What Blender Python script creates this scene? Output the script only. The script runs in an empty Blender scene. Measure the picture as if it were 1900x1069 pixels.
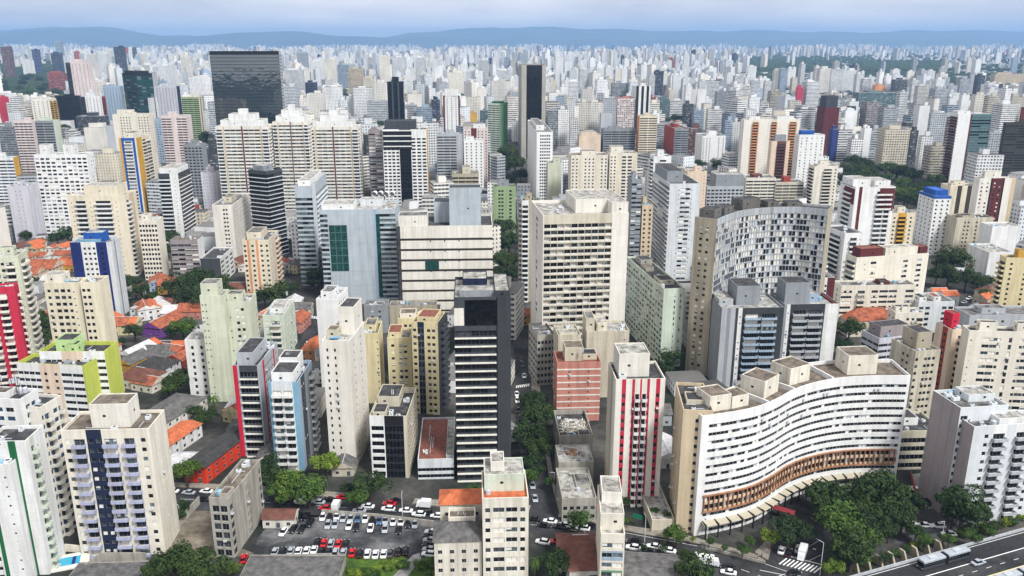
import bpy, math, random, re
import numpy as np
from mathutils import Matrix, Vector
R=math.radians; rnd=random.Random(11)
S=bpy.context.scene; COL=S.collection
# ---------------------------------------------------------------- camera, sky, sun, exposure
FP=1540.0; CX,CY=950.0,534.5; TI=R(16.6); CH=150.0; ct,st=math.cos(TI),math.sin(TI)
cd=bpy.data.cameras.new('camera'); cam=bpy.data.objects.new('camera',cd); COL.objects.link(cam)
cd.sensor_width=36; cd.lens=FP/1900*36; cd.clip_start=1; cd.clip_end=60000
cam.location=(0,0,CH); cam.rotation_euler=(math.pi/2-TI,0,0); S.camera=cam
SUN_EL,SUN_AZ=R(50),R(-50)      # sun behind the camera, to the right (azimuth from +X)
W=bpy.data.worlds.new('World'); S.world=W; W.use_nodes=True
nt=W.node_tree; N=nt.nodes; K=nt.links; N.clear()
wo=N.new('ShaderNodeOutputWorld'); bg=N.new('ShaderNodeBackground'); sky=N.new('ShaderNodeTexSky')
sky.sky_type='NISHITA'; sky.sun_disc=False; sky.sun_elevation=SUN_EL; sky.sun_rotation=math.pi/2-SUN_AZ
sky.air_density=1.0; sky.dust_density=2.0; sky.altitude=700
tc=N.new('ShaderNodeTexCoord'); mp=N.new('ShaderNodeMapping'); mp.inputs['Scale'].default_value=(4,4,16)
nz=N.new('ShaderNodeTexNoise'); nz.inputs['Scale'].default_value=1.6; nz.inputs['Detail'].default_value=5
cr=N.new('ShaderNodeValToRGB'); cr.color_ramp.elements[0].position=.3; cr.color_ramp.elements[0].color=(15,14.7,15.3,1)
cr.color_ramp.elements[1].position=.72; cr.color_ramp.elements[1].color=(25,23.8,23.2,1)
mx=N.new('ShaderNodeMix'); mx.data_type='RGBA'; mx.inputs[0].default_value=.92
K.new(tc.outputs['Generated'],mp.inputs[0]); K.new(mp.outputs[0],nz.inputs[0]); K.new(nz.outputs[0],cr.inputs[0])
K.new(sky.outputs[0],mx.inputs[6]); K.new(cr.outputs[0],mx.inputs[7]); K.new(mx.outputs[2],bg.inputs[0]); K.new(bg.outputs[0],wo.inputs[0])
bg.inputs[1].default_value=.05*.78
sd=bpy.data.lights.new('sun','SUN'); so=bpy.data.objects.new('sun',sd); COL.objects.link(so)
sd.energy=3.4; sd.angle=R(12); sd.color=(1,.985,.96)
sv=Vector((math.cos(SUN_EL)*math.cos(SUN_AZ),math.cos(SUN_EL)*math.sin(SUN_AZ),math.sin(SUN_EL)))
so.rotation_euler=sv.to_track_quat('Z','Y').to_euler(); so.location=(0,0,900)
S.view_settings.view_transform='Standard'; S.view_settings.look='None'; S.view_settings.exposure=0.36; S.view_settings.gamma=1
S.cycles.use_denoising=True; S.cycles.max_bounces=5; S.cycles.diffuse_bounces=2; S.cycles.glossy_bounces=2
S.cycles.transmission_bounces=2; S.cycles.transparent_max_bounces=4; S.cycles.volume_bounces=1
# ---------------------------------------------------------------- picture pixel (of the 1900 wide photo) <-> place
def ray(px,py):
    v=(CY-py)/FP; return ((px-CX)/FP, ct+v*st, -st+v*ct)
def at(px,py,z=0.0):
    d=ray(px,py); t=(z-CH)/d[2]; return (d[0]*t,d[1]*t)
def proj(x,y,z):
    zc=y*ct+(CH-z)*st; return (CX+FP*x/zc, CY-FP*(y*st+(z-CH)*ct)/zc)
def zc_of(y,z=0): return y*ct+(CH-z)*st
# ---------------------------------------------------------------- materials
def lin(c): return tuple((x/255/12.92 if x<11 else ((x/255+.055)/1.055)**2.4) for x in c)
RGB=dict(white=(240,242,242),white2=(222,228,232),offwhite=(238,235,226),cream=(237,232,218),cream2=(234,225,203),yellow=(228,216,174),gold=(214,168,72),
 peach=(234,214,192),tan=(214,197,168),beige=(214,207,188),beige2=(186,178,158),grey=(150,156,162),ltgrey=(186,192,198),bluegrey=(166,186,206),metal=(188,199,208),
 dkgrey=(74,78,84),black=(30,32,36),navy=(36,52,118),navy2=(36,46,72),lav=(184,190,220),lilac=(214,215,226),sky=(132,178,206),blue=(38,94,180),
 mint=(214,226,210),sage=(214,219,198),sage2=(156,178,136),lime=(200,212,98),lime2=(196,226,160),green=(36,110,66),green2=(118,166,126),red=(208,44,70),crimson=(204,54,80),
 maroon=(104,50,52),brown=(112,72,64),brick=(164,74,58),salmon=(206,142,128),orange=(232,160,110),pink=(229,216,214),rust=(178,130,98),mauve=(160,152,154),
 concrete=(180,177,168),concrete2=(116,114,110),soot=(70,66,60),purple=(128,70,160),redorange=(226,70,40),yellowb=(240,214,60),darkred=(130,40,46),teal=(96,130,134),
 redcar=(196,20,34),silver=(170,178,186),graphite=(66,70,74),carblack=(18,19,22),carwhite=(240,242,244),carblue=(70,100,140))
MATS={}
def newmat(n):
    m=bpy.data.materials.new(n); m.use_nodes=True; t=m.node_tree; b=t.nodes['Principled BSDF']; return m,t,b
def nd(t,typ,**kw):
    n=t.nodes.new(typ)
    for k,v in kw.items():
        if k in n.inputs.keys(): n.inputs[k].default_value=v
        else: setattr(n,k,v)
    return n
def posnoise(t,scale,vec=(1,1,1),detail=4,rough=.6):
    g=nd(t,'ShaderNodeNewGeometry'); m=nd(t,'ShaderNodeMapping'); m.inputs['Scale'].default_value=vec
    n=nd(t,'ShaderNodeTexNoise',Scale=scale,Detail=detail,Roughness=rough); t.links.new(g.outputs['Position'],m.inputs[0]); t.links.new(m.outputs[0],n.inputs['Vector']); return n.outputs[0]
def ramp(t,fac,stops):
    r=nd(t,'ShaderNodeValToRGB'); e=r.color_ramp.elements
    while len(e)<len(stops): e.new(.5)
    for i,(p,c) in enumerate(stops): e[i].position=p; e[i].color=(*c,1) if len(c)==3 else c
    t.links.new(fac,r.inputs[0]); return r.outputs[0]
def mul(t,a,b,f=1.0,typ='MULTIPLY'):
    m=nd(t,'ShaderNodeMix',data_type='RGBA',blend_type=typ); m.inputs[0].default_value=f
    for i,x in ((6,a),(7,b)):
        if isinstance(x,tuple): m.inputs[i].default_value=(*x[:3],1)
        else: t.links.new(x,m.inputs[i])
    return m.outputs[2]
def wall_mat(c,dirt=.5):
    k='wall_'+c+('' if dirt==.5 else '_%d'%(dirt*10))
    if k in MATS: return MATS[k]
    m,t,b=newmat(k); base=lin(RGB[c]); d=1-dirt*.46
    s=posnoise(t,.55,(1,1,.07),5,.65); g=posnoise(t,.06,(1,1,.5),4,.6); f=posnoise(t,1.7,(1,1,1),3)
    c1=mul(t,base,ramp(t,s,[(.3,(d,d*.985,d*.96)),(.58,(1,1,1))]))
    c2=mul(t,c1,ramp(t,g,[(.34,(.84,.83,.81)),(.62,(1,1,1))]),.35+dirt*.5)
    c3=mul(t,c2,ramp(t,f,[(.3,(.86,.86,.86)),(.7,(1.0,1,1))]),.6)
    g2=nd(t,'ShaderNodeNewGeometry'); sz=nd(t,'ShaderNodeSeparateXYZ'); t.links.new(g2.outputs['Position'],sz.inputs[0])
    def mt(op,a,v):
        n=nd(t,'ShaderNodeMath',operation=op); t.links.new(a,n.inputs[0]); n.inputs[1].default_value=v; return n.outputs[0]
    fz=mt('DIVIDE',sz.outputs[2],2.95); jn=ramp(t,mt('FRACT',fz,0),[(.0,(.8,.79,.77)),(.05,(1,1,1))])
    wn=nd(t,'ShaderNodeTexWhiteNoise',noise_dimensions='3D'); cb=nd(t,'ShaderNodeCombineXYZ'); t.links.new(mt('FLOOR',fz,0),cb.inputs[2]); t.links.new(mt('FLOOR',mt('DIVIDE',sz.outputs[0],4.3),0),cb.inputs[0]); t.links.new(mt('FLOOR',mt('DIVIDE',sz.outputs[1],4.3),0),cb.inputs[1]); t.links.new(cb.outputs[0],wn.inputs['Vector'])
    c3=mul(t,mul(t,c3,jn,.35+dirt*.5),ramp(t,wn.outputs['Value'],[(0,(.9,.9,.89)),(1,(1,1,1))]),.4+dirt*.5)
    t.links.new(c3,b.inputs['Base Color']); b.inputs['Roughness'].default_value=.85; b.inputs['Specular IOR Level'].default_value=.25
    MATS[k]=m; return m
def simple(k,c,rough=.6,metal=0,spec=.4,raw=None):
    if k in MATS: return MATS[k]
    m,t,b=newmat(k); base=raw or lin(RGB[c]); f=posnoise(t,.9,(1,1,1),3)
    t.links.new(mul(t,base,ramp(t,f,[(.3,(.84,.84,.84)),(.7,(1,1,1))])),b.inputs['Base Color'])
    b.inputs['Roughness'].default_value=rough; b.inputs['Metallic'].default_value=metal; b.inputs['Specular IOR Level'].default_value=spec
    MATS[k]=m; return m
def glass(k,raw,rough=.12,spec=.5):
    if k in MATS: return MATS[k]
    m,t,b=newmat(k); f=posnoise(t,.8,(1,1,1.4),2)
    t.links.new(mul(t,raw,ramp(t,f,[(.35,(.45,.45,.5)),(.65,(1.25,1.25,1.25))])),b.inputs['Base Color'])
    b.inputs['Roughness'].default_value=rough; b.inputs['Specular IOR Level'].default_value=spec*.55; MATS[k]=m; return m
G_DARK=glass('glass_dark',(.018,.02,.023)); G_MID=glass('glass_mid',(.06,.072,.08)); G_BLUE=glass('glass_blue',(.03,.075,.14)); G_GREEN=glass('glass_green',(.015,.07,.06))
G_BLACK=glass('glass_black',(.008,.009,.011),.06); G_TEAL=glass('glass_teal',(.14,.19,.2),.2); G_MIRROR=glass('glass_mirror',(.01,.028,.03),.04,1.4)
if True:
    t=G_MIRROR.node_tree; bp=nd(t,'ShaderNodeBump',Strength=.14,Distance=1.0); t.links.new(posnoise(t,.09,(1,1,1),3),bp.inputs['Height']); t.links.new(bp.outputs[0],t.nodes['Principled BSDF'].inputs['Normal']); t.nodes['Principled BSDF'].inputs['IOR'].default_value=2.2
G_NAVY=glass('glass_navy',(.015,.03,.075))
CURT=simple('curtain','offwhite',.8); FRAME_W=simple('frame_white','white2',.5); FRAME_G=simple('frame_grey','grey',.5); FRAME_D=simple('frame_dark','dkgrey',.5); BLIND=simple('blind_grey','ltgrey',.8)
def roofmat(k,stops,sc=.35):
    if k in MATS: return MATS[k]
    m,t,b=newmat(k); n=posnoise(t,sc,(1,1,1),7,.68); f=posnoise(t,2.2,(1,1,1),3)
    t.links.new(mul(t,ramp(t,n,stops),ramp(t,f,[(.3,(.7,.7,.7)),(.7,(1,1,1))]),.8),b.inputs['Base Color']); b.inputs['Roughness'].default_value=.9
    MATS[k]=m; return m
ROOF=dict(grey=roofmat('roof_grey',[(.38,(.035,.035,.036)),(.5,(.15,.145,.14)),(.62,(.27,.265,.25))]),
 dark=roofmat('roof_dark',[(.36,(.018,.019,.022)),(.52,(.045,.046,.05)),(.68,(.13,.13,.13))]),
 brown=roofmat('roof_brown',[(.36,(.06,.048,.038)),(.5,(.16,.13,.1)),(.66,(.25,.21,.16))]),
 light=roofmat('roof_light',[(.36,(.1,.095,.085)),(.5,(.36,.35,.32)),(.64,(.56,.55,.52))]),
 red=roofmat('roof_redbrown',[(.36,(.13,.04,.028)),(.5,(.22,.07,.045)),(.66,(.27,.1,.07))],.9),
 blue=simple('roof_blue','blue',.6), slate=simple('roof_slate','graphite',.7,raw=(.03,.034,.04)))
def tilemat(k,a,bc):
    if k in MATS: return MATS[k]
    m,t,b=newmat(k); n=posnoise(t,.5,(1,1,1),6,.65); w=nd(t,'ShaderNodeTexWave',Scale=1.1,Distortion=.4); g=nd(t,'ShaderNodeTexCoord')
    t.links.new(g.outputs['Object'],w.inputs['Vector'])
    t.links.new(mul(t,ramp(t,n,[(.35,a),(.65,bc)]),ramp(t,w.outputs['Fac'],[(0,(.72,.7,.7)),(.6,(1,1,1))])),b.inputs['Base Color']); b.inputs['Roughness'].default_value=.85
    MATS[k]=m; return m
TILE=dict(orange=tilemat('tile_orange',(.17,.05,.028),(.5,.14,.06)),bright=tilemat('tile_bright',(.36,.09,.035),(.66,.18,.065)),brown=tilemat('tile_brown',(.09,.035,.025),(.2,.075,.05)),grey=tilemat('tile_grey',(.06,.06,.062),(.17,.165,.16)),
 white=tilemat('sheet_white',(.45,.46,.47),(.7,.71,.72)),dark=tilemat('tile_dark',(.02,.02,.022),(.06,.06,.06)))
ROOF['tile']=TILE['bright']
def mat(c): return MATS.get(c) or (wall_mat(c) if c in RGB else None)
# ---------------------------------------------------------------- mesh builder
class MB:
    def __init__(s): s.v=[]; s.f=[]; s.m=[]; s.mats=[]; s.ix={}
    def mi(s,m):
        if m.name not in s.ix: s.ix[m.name]=len(s.mats); s.mats.append(m)
        return s.ix[m.name]
    def q(s,a,b,c,d,m):
        n=len(s.v); s.v+=[a,b,c,d]; s.f.append((n,n+1,n+2,n+3)); s.m.append(s.mi(m))
    def tri(s,a,b,c,m):
        n=len(s.v); s.v+=[a,b,c]; s.f.append((n,n+1,n+2)); s.m.append(s.mi(m))
    def poly(s,pts,m):
        n=len(s.v); s.v+=list(pts); s.f.append(tuple(range(n,n+len(pts)))); s.m.append(s.mi(m))
    def hexa(s,b,t,m,mt=None,bottom=False):
        # b,t: four bottom / top points counter-clockwise from above
        for i in range(4):
            j=(i+1)%4; s.q(b[i],b[j],t[j],t[i],m)
        s.q(t[0],t[1],t[2],t[3],mt or m)
        if bottom: s.q(b[3],b[2],b[1],b[0],m)
    def box(s,x0,x1,y0,y1,z0,z1,m,mt=None,bottom=True):
        b=[(x0,y0,z0),(x1,y0,z0),(x1,y1,z0),(x0,y1,z0)]; t=[(p[0],p[1],z1) for p in b]; s.hexa(b,t,m,mt,bottom)
    def obox(s,o,u,v,w,d,z0,z1,m,mt=None,bottom=True):
        p=[(o[0]+u[0]*i*w+v[0]*j*d,o[1]+u[1]*i*w+v[1]*j*d) for i,j in((0,0),(1,0),(1,1),(0,1))]
        s.hexa([(*x,z0) for x in p],[(*x,z1) for x in p],m,mt,bottom)
    def cyl(s,x,y,z0,z1,r,m,n=12,r2=None,cap=True):
        r2=r if r2 is None else r2
        a=[(x+r*math.cos(6.2832*i/n),y+r*math.sin(6.2832*i/n),z0) for i in range(n)]; b=[(x+r2*math.cos(6.2832*i/n),y+r2*math.sin(6.2832*i/n),z1) for i in range(n)]
        for i in range(n): s.q(a[i],a[(i+1)%n],b[(i+1)%n],b[i],m)
        if cap and r2>0: s.poly(b,m)
    def tube(s,p,q,r,m,n=6,r2=None):
        p,q=Vector(p),Vector(q); d=(q-p).normalized(); a=d.orthogonal().normalized(); b=d.cross(a); r2=r if r2 is None else r2
        A=[tuple(p+(a*math.cos(6.2832*i/n)+b*math.sin(6.2832*i/n))*r) for i in range(n)]; B=[tuple(q+(a*math.cos(6.2832*i/n)+b*math.sin(6.2832*i/n))*r2) for i in range(n)]
        for i in range(n): s.q(A[i],A[(i+1)%n],B[(i+1)%n],B[i],m)
        s.poly(B,m)
    def mesh(s,name):
        me=bpy.data.meshes.new(name); nv=len(s.v); nf=len(s.f)
        me.vertices.add(nv); me.vertices.foreach_set('co',np.array(s.v,dtype=np.float32).ravel())
        tot=np.array([len(f) for f in s.f],dtype=np.int32); st_=np.concatenate(([0],np.cumsum(tot)[:-1])).astype(np.int32)
        me.loops.add(int(tot.sum())); me.loops.foreach_set('vertex_index',np.array([i for f in s.f for i in f],dtype=np.int32))
        me.polygons.add(nf); me.polygons.foreach_set('loop_start',st_); me.polygons.foreach_set('material_index',np.array(s.m,dtype=np.int32))
        for m in s.mats: me.materials.append(m)
        me.update(calc_edges=True); return me
    def build(s,name,parent=None,loc=None):
        if not s.f: return None
        return link(name,s.mesh(name),parent,loc)
def link(name,me,parent=None,loc=None):
    o=bpy.data.objects.new(name,me); COL.objects.link(o)
    if parent is not None: o.parent=parent
    if loc is not None: o.location=loc
    return o
def empty(name,loc=(0,0,0),rz=0):
    o=bpy.data.objects.new(name,None); COL.objects.link(o); o.location=loc; o.rotation_euler=(0,0,rz); o.empty_display_size=1; return o
def tag(o,label=None,cat=None,group=None,kind=None):
    if label: o['label']=label
    if cat: o['category']=cat
    if group: o['group']=group
    if kind: o['kind']=kind
    return o
# ---------------------------------------------------------------- unit windows and balconies, shared by every facade
UW={}
def unit_window(gm,frame,n,half=None,hh=.5):
    k=(gm.name,frame.name,n,half.name if half else '',hh)
    if k in UW: return UW[k]
    b=MB(); e=.05
    def P(x0,x1,z0,z1,m,y=0): b.q((x0,y,z0),(x1,y,z0),(x1,y,z1),(x0,y,z1),m)
    P(0,e/n,0,1,frame); P(1-e/n,1,0,1,frame); P(e/n,1-e/n,0,e,frame); P(e/n,1-e/n,1-e,1,frame)
    for i in range(n):
        a=i/n+e/n*(1 if i==0 else .5); c=(i+1)/n-e/n*(1 if i==n-1 else .5)
        if half and (n<2 or i%2==0 or hh==.7): P(a,c,e,hh,gm); P(a,c,hh,1-e,half)
        else: P(a,c,e,1-e,gm)
        if i<n-1: P(c,c+e/n,e,1-e,frame,-.01)
    UW[k]=b.mesh('window'); return UW[k]
UB={}
def unit_balcony(m,thin=False):
    k=(m.name,thin)
    if k in UB: return UB[k]
    b=MB(); w=.05; d=.1
    b.box(0,1,-1,-1+d,.0,1,m); b.box(0,w,-1+d,0,.0,1,m); b.box(1-w,1,-1+d,0,.0,1,m); b.box(w,1-w,-1+d,0,.0,.16,m)
    UB[k]=b.mesh('balcony'); return UB[k]
TOK=re.compile(r'^(\d*\.?\d*)([a-zA-Z])(\d*)(?::(\w+))?(?:/(\w+))?$')
OPEN=dict(s=(.6,.65,.7,.18),w=(1.35,1.3,.95,.22),W=(-.72,1.5,.85,.25),r=(-.95,1.4,.95,.25),R=(-1,1.75,.7,.3),v=(-.5,2.1,.4,.25),g=(-1,-.86,.2,.06),b=(-.8,2.15,.12,.5),B=(-.94,2.3,.25,1.2),f=(-1,2.0,.6,.5),k=(-1,.7,.1,.5),L=(-1,1.2,.9,.3),q=(-.88,-.82,.22,.28),h=(-.8,1.9,.5,.35),C=(-.84,2.2,.4,.3))
class Fac:
    """collects one building: wall mesh plus lists of window and balcony places"""
    def __init__(s,near,glassset='m',frame=None): s.mb=MB(); s.win=[]; s.bal=[]; s.fin={}; s.near=near; s.gs=glassset; s.ac=.08; s.frame=frame or FRAME_G; s.r=random.Random(rnd.random())
    def pane(s):
        x=s.r.random(); g=s.gs
        if g=='d': return (G_DARK if x<.8 else G_MID,None)
        if g=='b': return (G_BLUE if x<.75 else G_DARK,None)
        if g=='k': return (G_BLACK,None)
        if g=='M': return (G_MIRROR,None)
        if g=='e': return (G_GREEN if x<.6 else G_TEAL if x<.8 else G_DARK,None)
        if g=='l': return (G_DARK if x<.4 else G_MID if x<.6 else G_TEAL if x<.75 else CURT,CURT if x>.6 and x<.7 else None)
        if g=='w': return (G_DARK if x<.66 else G_MID if x<.82 else CURT if x<.9 else BLIND,None)
        if g=='t': return (G_TEAL if x<.4 else G_DARK if x<.8 else G_MID,None)
        return (G_DARK if x<.55 else G_MID if x<.78 else BLIND if x<.86 else CURT, CURT if .36<x<.55 else BLIND if .7<x<.78 else None)
    def face(s,pos,W,z0,z1,spec,wall,fh=2.95,top=1.3,over=None,bm=None):
        q=s.mb.q
        P=pos
        def Q(a,b,za,zb,m,d=0): q(P(a,za,d),P(b,za,d),P(b,zb,d),P(a,zb,d),m)
        toks=[TOK.match(t).groups() for t in spec.split()] if spec else [('1','n','',None,None)]
        tw=sum(float(t[0] or 1) for t in toks); s0=0
        nf=max(1,int(round((z1-z0-top)/fh))); fh=(z1-z0-top)/nf
        for t in toks:
            w=W*float(t[0] or 1)/tw; n=int(t[2] or 1); ty=t[1]; wm=mat(t[3]) if t[3] else wall; b2=mat(t[4]) if t[4] else (bm or wm)
            cw=w/n
            if ty=='n':
                for i in range(n): Q(s0+i*cw,s0+(i+1)*cw,z0,z1,wm)
                s0+=w; continue
            for i in range(n):
                a=s0+i*cw; c=a+cw; Q(a,c,z1-top,z1,wm)
                for k in range(nf):
                    zf=z0+k*fh; tt=ty; wmm=wm; bb=b2
                    if over and (nf-1-k) in over:
                        o=TOK.match(over[nf-1-k]).groups(); tt=o[1]; wmm=mat(o[3]) if o[3] else wm; bb=mat(o[4]) if o[4] else b2
                    if tt=='n': Q(a,c,zf,zf+fh,wmm); continue
                    ow,oh,sill,dep=OPEN[tt]
                    ow=-ow*cw if ow<0 else min(ow,cw*.8); oh=-oh*fh if oh<0 else min(oh,fh-sill-.15)
                    oa=a+(cw-ow)/2; ob=oa+ow; za=zf+sill*(fh/2.95); zb=min(za+oh*(fh/2.95 if oh<2.5 else 1),zf+fh-.12)
                    if oa-a>.02: Q(a,oa,zf,zf+fh,wmm); Q(ob,c,zf,zf+fh,wmm)
                    Q(oa,ob,zf,za,wmm); Q(oa,ob,zb,zf+fh,wmm)
                    q(P(oa,za,0),P(ob,za,0),P(ob,za,-dep),P(oa,za,-dep),wmm)
                    q(P(oa,zb,-dep),P(ob,zb,-dep),P(ob,zb,0),P(oa,zb,0),wmm)
                    if oa-a>.02 or tt in 'RL':
                        q(P(oa,za,0),P(oa,za,-dep),P(oa,zb,-dep),P(oa,zb,0),wmm); q(P(ob,za,-dep),P(ob,za,0),P(ob,zb,0),P(ob,zb,-dep),wmm)
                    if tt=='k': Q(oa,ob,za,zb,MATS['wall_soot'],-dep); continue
                    g,half=s.pane()
                    if tt=='q':
                        x=s.r.random(); g,half=(G_DARK if x<.3 else G_MID if x<.38 else wall_mat('offwhite',.9) if x<.8 else BLIND),None
                    if s.near: s.win.append((P(oa,za,-dep+.04),P(ob,za,-dep+.04),zb-za,g,half,max(1,int(round(ow/1.3)))))
                    elif half: zm=(za+zb)/2; Q(oa,ob,za,zm,g,-dep); Q(oa,ob,zm,zb,half,-dep)
                    else: Q(oa,ob,za,zb,g,-dep)
                    if tt in 'bh':
                        ba=a+cw*.03; bc=c-cw*.03; s.bal.append((P(ba,zf-.05,.01),P(bc,zf-.05,.01),1.45 if tt=='b' else .6,1.05,bb))
                    elif tt=='B': s.bal.append((P(oa+.02,zf+.05,-.1),P(ob-.02,zf+.05,-.1),-.12,.8*fh/2.95,bb))
                    elif tt=='f':
                        m=bb; fn=s.fin.setdefault(k,MB())
                        A=[P(a,zf-.02,.02),P(c,zf-.02,.02),P(c,zf-.02,.95),P(a,zf-.02,.95)]; B=[(p[0],p[1],p[2]+.3) for p in A]
                        fn.q(A[3],A[2],B[2],B[3],m); fn.q(B[3],B[2],B[1],B[0],m); fn.q(A[0],A[1],A[2],A[3],m)
                        if i==0: fn.q(A[0],A[3],B[3],B[0],m)
                        if i==n-1: fn.q(A[2],A[1],B[1],B[2],m)
            s0+=w
    def finish(s,root,wallname='wall'):
        w=s.mb.build(wallname,root)
        for fn in s.fin.values(): fn.build('slab_edge',root)
        rest=MB(); rb=MB()
        for i,(a,b,h,g,half,n) in enumerate(s.pick(s.win)):
            yaw=math.atan2(b[1]-a[1],b[0]-a[0]); wd=math.hypot(b[0]-a[0],b[1]-a[1])
            if i<100:
                o=link('window',unit_window(g,s.frame,min(n,5),half,s.r.choice((.3,.5,.7))),root,a); o.rotation_euler=(0,0,yaw); o.scale=(wd,1,h)
                if s.ac and wd<3 and s.r.random()<s.ac:
                    o=link('air_unit',unit_ac(),root,(a[0]+math.sin(yaw)*.62+math.cos(yaw)*.5,a[1]-math.cos(yaw)*.62+math.sin(yaw)*.5,a[2]-.85)); o.rotation_euler=(0,0,yaw); o.scale=(.85,.7,.6)
            else:
                zt=a[2]+h; zm=a[2]+h/2 if half else zt
                rest.q(a,b,(b[0],b[1],zm),(a[0],a[1],zm),g)
                if half: rest.q((a[0],a[1],zm),(b[0],b[1],zm),(b[0],b[1],zt),(a[0],a[1],zt),half)
        if rest.f: tag(rest.build('window',root),kind='stuff')
        for i,(a,b,d,h,m) in enumerate(s.pick(s.bal)):
            yaw=math.atan2(b[1]-a[1],b[0]-a[0]); wd=math.hypot(b[0]-a[0],b[1]-a[1])
            if s.near and i<100:
                o=link('balcony' if d>0 else 'parapet',unit_balcony(m) if d>0 else unit_parapet(m),root,a); o.rotation_euler=(0,0,yaw); o.scale=(wd,abs(d),h)
            else:
                ux,uy=math.cos(yaw),math.sin(yaw)
                if d<0: rb.obox((a[0],a[1]),(ux,uy),(uy,-ux),wd,-d,a[2],a[2]+h,m)
                else:
                    n_=(uy,-ux); o=(a[0]+n_[0]*(d-.12),a[1]+n_[1]*(d-.12))
                    rb.obox((o[0]+n_[0]*.12,o[1]+n_[1]*.12),(ux,uy),(-n_[0],-n_[1]),wd,.12,a[2],a[2]+h,m)
                    rb.obox((a[0]+n_[0]*(d-.12),a[1]+n_[1]*(d-.12)),(ux,uy),(-n_[0],-n_[1]),wd,d-.14,a[2],a[2]+.15,m)
                    for k in(0,1): rb.obox((a[0]+n_[0]*(d-.12)+ux*k*(wd-.1),a[1]+n_[1]*(d-.12)+uy*k*(wd-.1)),(ux,uy),(-n_[0],-n_[1]),.1,d-.14,a[2]+.15,a[2]+h,m)
        if rb.f: tag(rb.build('balcony',root),kind='stuff')
        return w
    def pick(s,lst):
        if len(lst)<=100: return lst
        return sorted(lst,key=lambda t:(t[0][0]**2+t[0][1]**2+(t[0][2]-CH)**2))
def unit_parapet(m):
    k=('p',m.name)
    if k not in UB:
        b=MB(); b.box(0,1,-1,0,0,1,m); UB[k]=b.mesh('parapet')
    return UB[k]
wall_mat('soot')
HAZE_D=6.3e-5
# ---------------------------------------------------------------- towers
KEYS=[]   # (ground corners, height, short phrase, centre, screen box)
def unit_ac():
    if 'ac' not in UB:
        b=MB(); b.box(-.5,.5,-.4,.4,.15,1,FRAME_W); b.cyl(0,0,1,1.04,.3,FRAME_D,8); b.box(-.5,-.4,-.4,.4,0,.15,FRAME_D); b.box(.4,.5,-.4,.4,0,.15,FRAME_D); UB['ac']=b.mesh('air_unit')
    return UB['ac']
def unit_tank(m):
    k=('tank',m.name)
    if k not in UB:
        b=MB(); b.cyl(0,0,0,.8,.5,m,14,.46); b.cyl(0,0,.8,1,.46,m,14,.1); UB[k]=b.mesh('water_tank')
    return UB[k]
def unit_antenna():
    if 'an' not in UB:
        b=MB(); b.tube((0,0,0),(0,0,7),.07,FRAME_D); b.tube((0,0,0),(.9,.5,3.2),.04,FRAME_D,4); b.tube((0,0,0),(-.9,.5,3.2),.04,FRAME_D,4)
        for i in range(4):
            b.tube((-.6,0,4+i*.7),(.6,0,4+i*.7),.03,FRAME_D,4)
        for a in (0,2.1,4.2): b.box(.35*math.cos(a)-.12,.35*math.cos(a)+.12,.35*math.sin(a)-.1,.35*math.sin(a)+.1,4.4,6.2,FRAME_W)
        UB['an']=b.mesh('antenna')
    return UB['an']
def rim(mb,P,z,par,wm,rm,th=.28):
    """parapet rim and the deck inside it; P = corners counter-clockwise from above"""
    n=len(P); c=(sum(p[0] for p in P)/n,sum(p[1] for p in P)/n); I=[]
    for i in range(n):
        p=Vector(P[i][:2]); a=Vector(P[i-1][:2]); b=Vector(P[(i+1)%n][:2])
        e1=(p-a); e2=(b-p)
        if e1.length<1e-6 or e2.length<1e-6: I.append((p.x,p.y)); continue
        e1.normalize(); e2.normalize(); n1=Vector((-e1.y,e1.x)); n2=Vector((-e2.y,e2.x)); m=(n1+n2); k=th/max(.3,1+n1.dot(n2)); I.append((p.x+m.x*k,p.y+m.y*k))
    for i in range(n):
        j=(i+1)%n
        mb.q((*P[i][:2],z),(*P[j][:2],z),(*I[j],z),(*I[i],z),wm); mb.q((*I[i],z),(*I[j],z),(*I[j],z-par),(*I[i],z-par),wm)
    return I
def solve_w(g,H,a,tx):
    gx,gy=g; ca,sa=math.cos(a),math.sin(a); k=tx-CX; den=FP*ca-k*sa*ct
    return (k*(gy*ct+(CH-H)*st)-FP*gx)/den if abs(den)>1e-6 else -1
def block(o,u,v,w,d,z0,h,wm,roof,root,name='roof_block',rr=None):
    W2=[]
    b=MB(); p=[(o[0]+u[0]*i*w+v[0]*j*d,o[1]+u[1]*i*w+v[1]*j*d) for i,j in((0,0),(1,0),(1,1),(0,1))]
    dk=MB(); wn_=MB()
    for i in range(4): j=(i+1)%4; b.q((*p[i],z0),(*p[j],z0),(*p[j],z0+h),(*p[i],z0+h),wm)
    I=rim(b,p,z0+h,.3,wm,None,.22); dk.poly([(*x,z0+h-.3) for x in I],ROOF[roof])
    # one small opening on each visible face
    for (oo,uu,L) in ((p[0],u,w),(p[3],(-v[0],-v[1]),d)):
        if L>3 and h>2.2:
            nn=(uu[1],-uu[0]); s=L*rnd.uniform(.25,.6); z=z0+h*.45
            A=[(oo[0]+uu[0]*(s+k)+nn[0]*.03,oo[1]+uu[1]*(s+k)+nn[1]*.03) for k in (0,.9)]
            wn_=MB(); wn_.q((*A[0],z),(*A[1],z),(*A[1],z+.7),(*A[0],z+.7),G_DARK); W2.append(wn_)
    o=b.build(name,root); dk.build('roof',o)
    for w_ in W2: w_.build('window',o)
    return o
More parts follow.
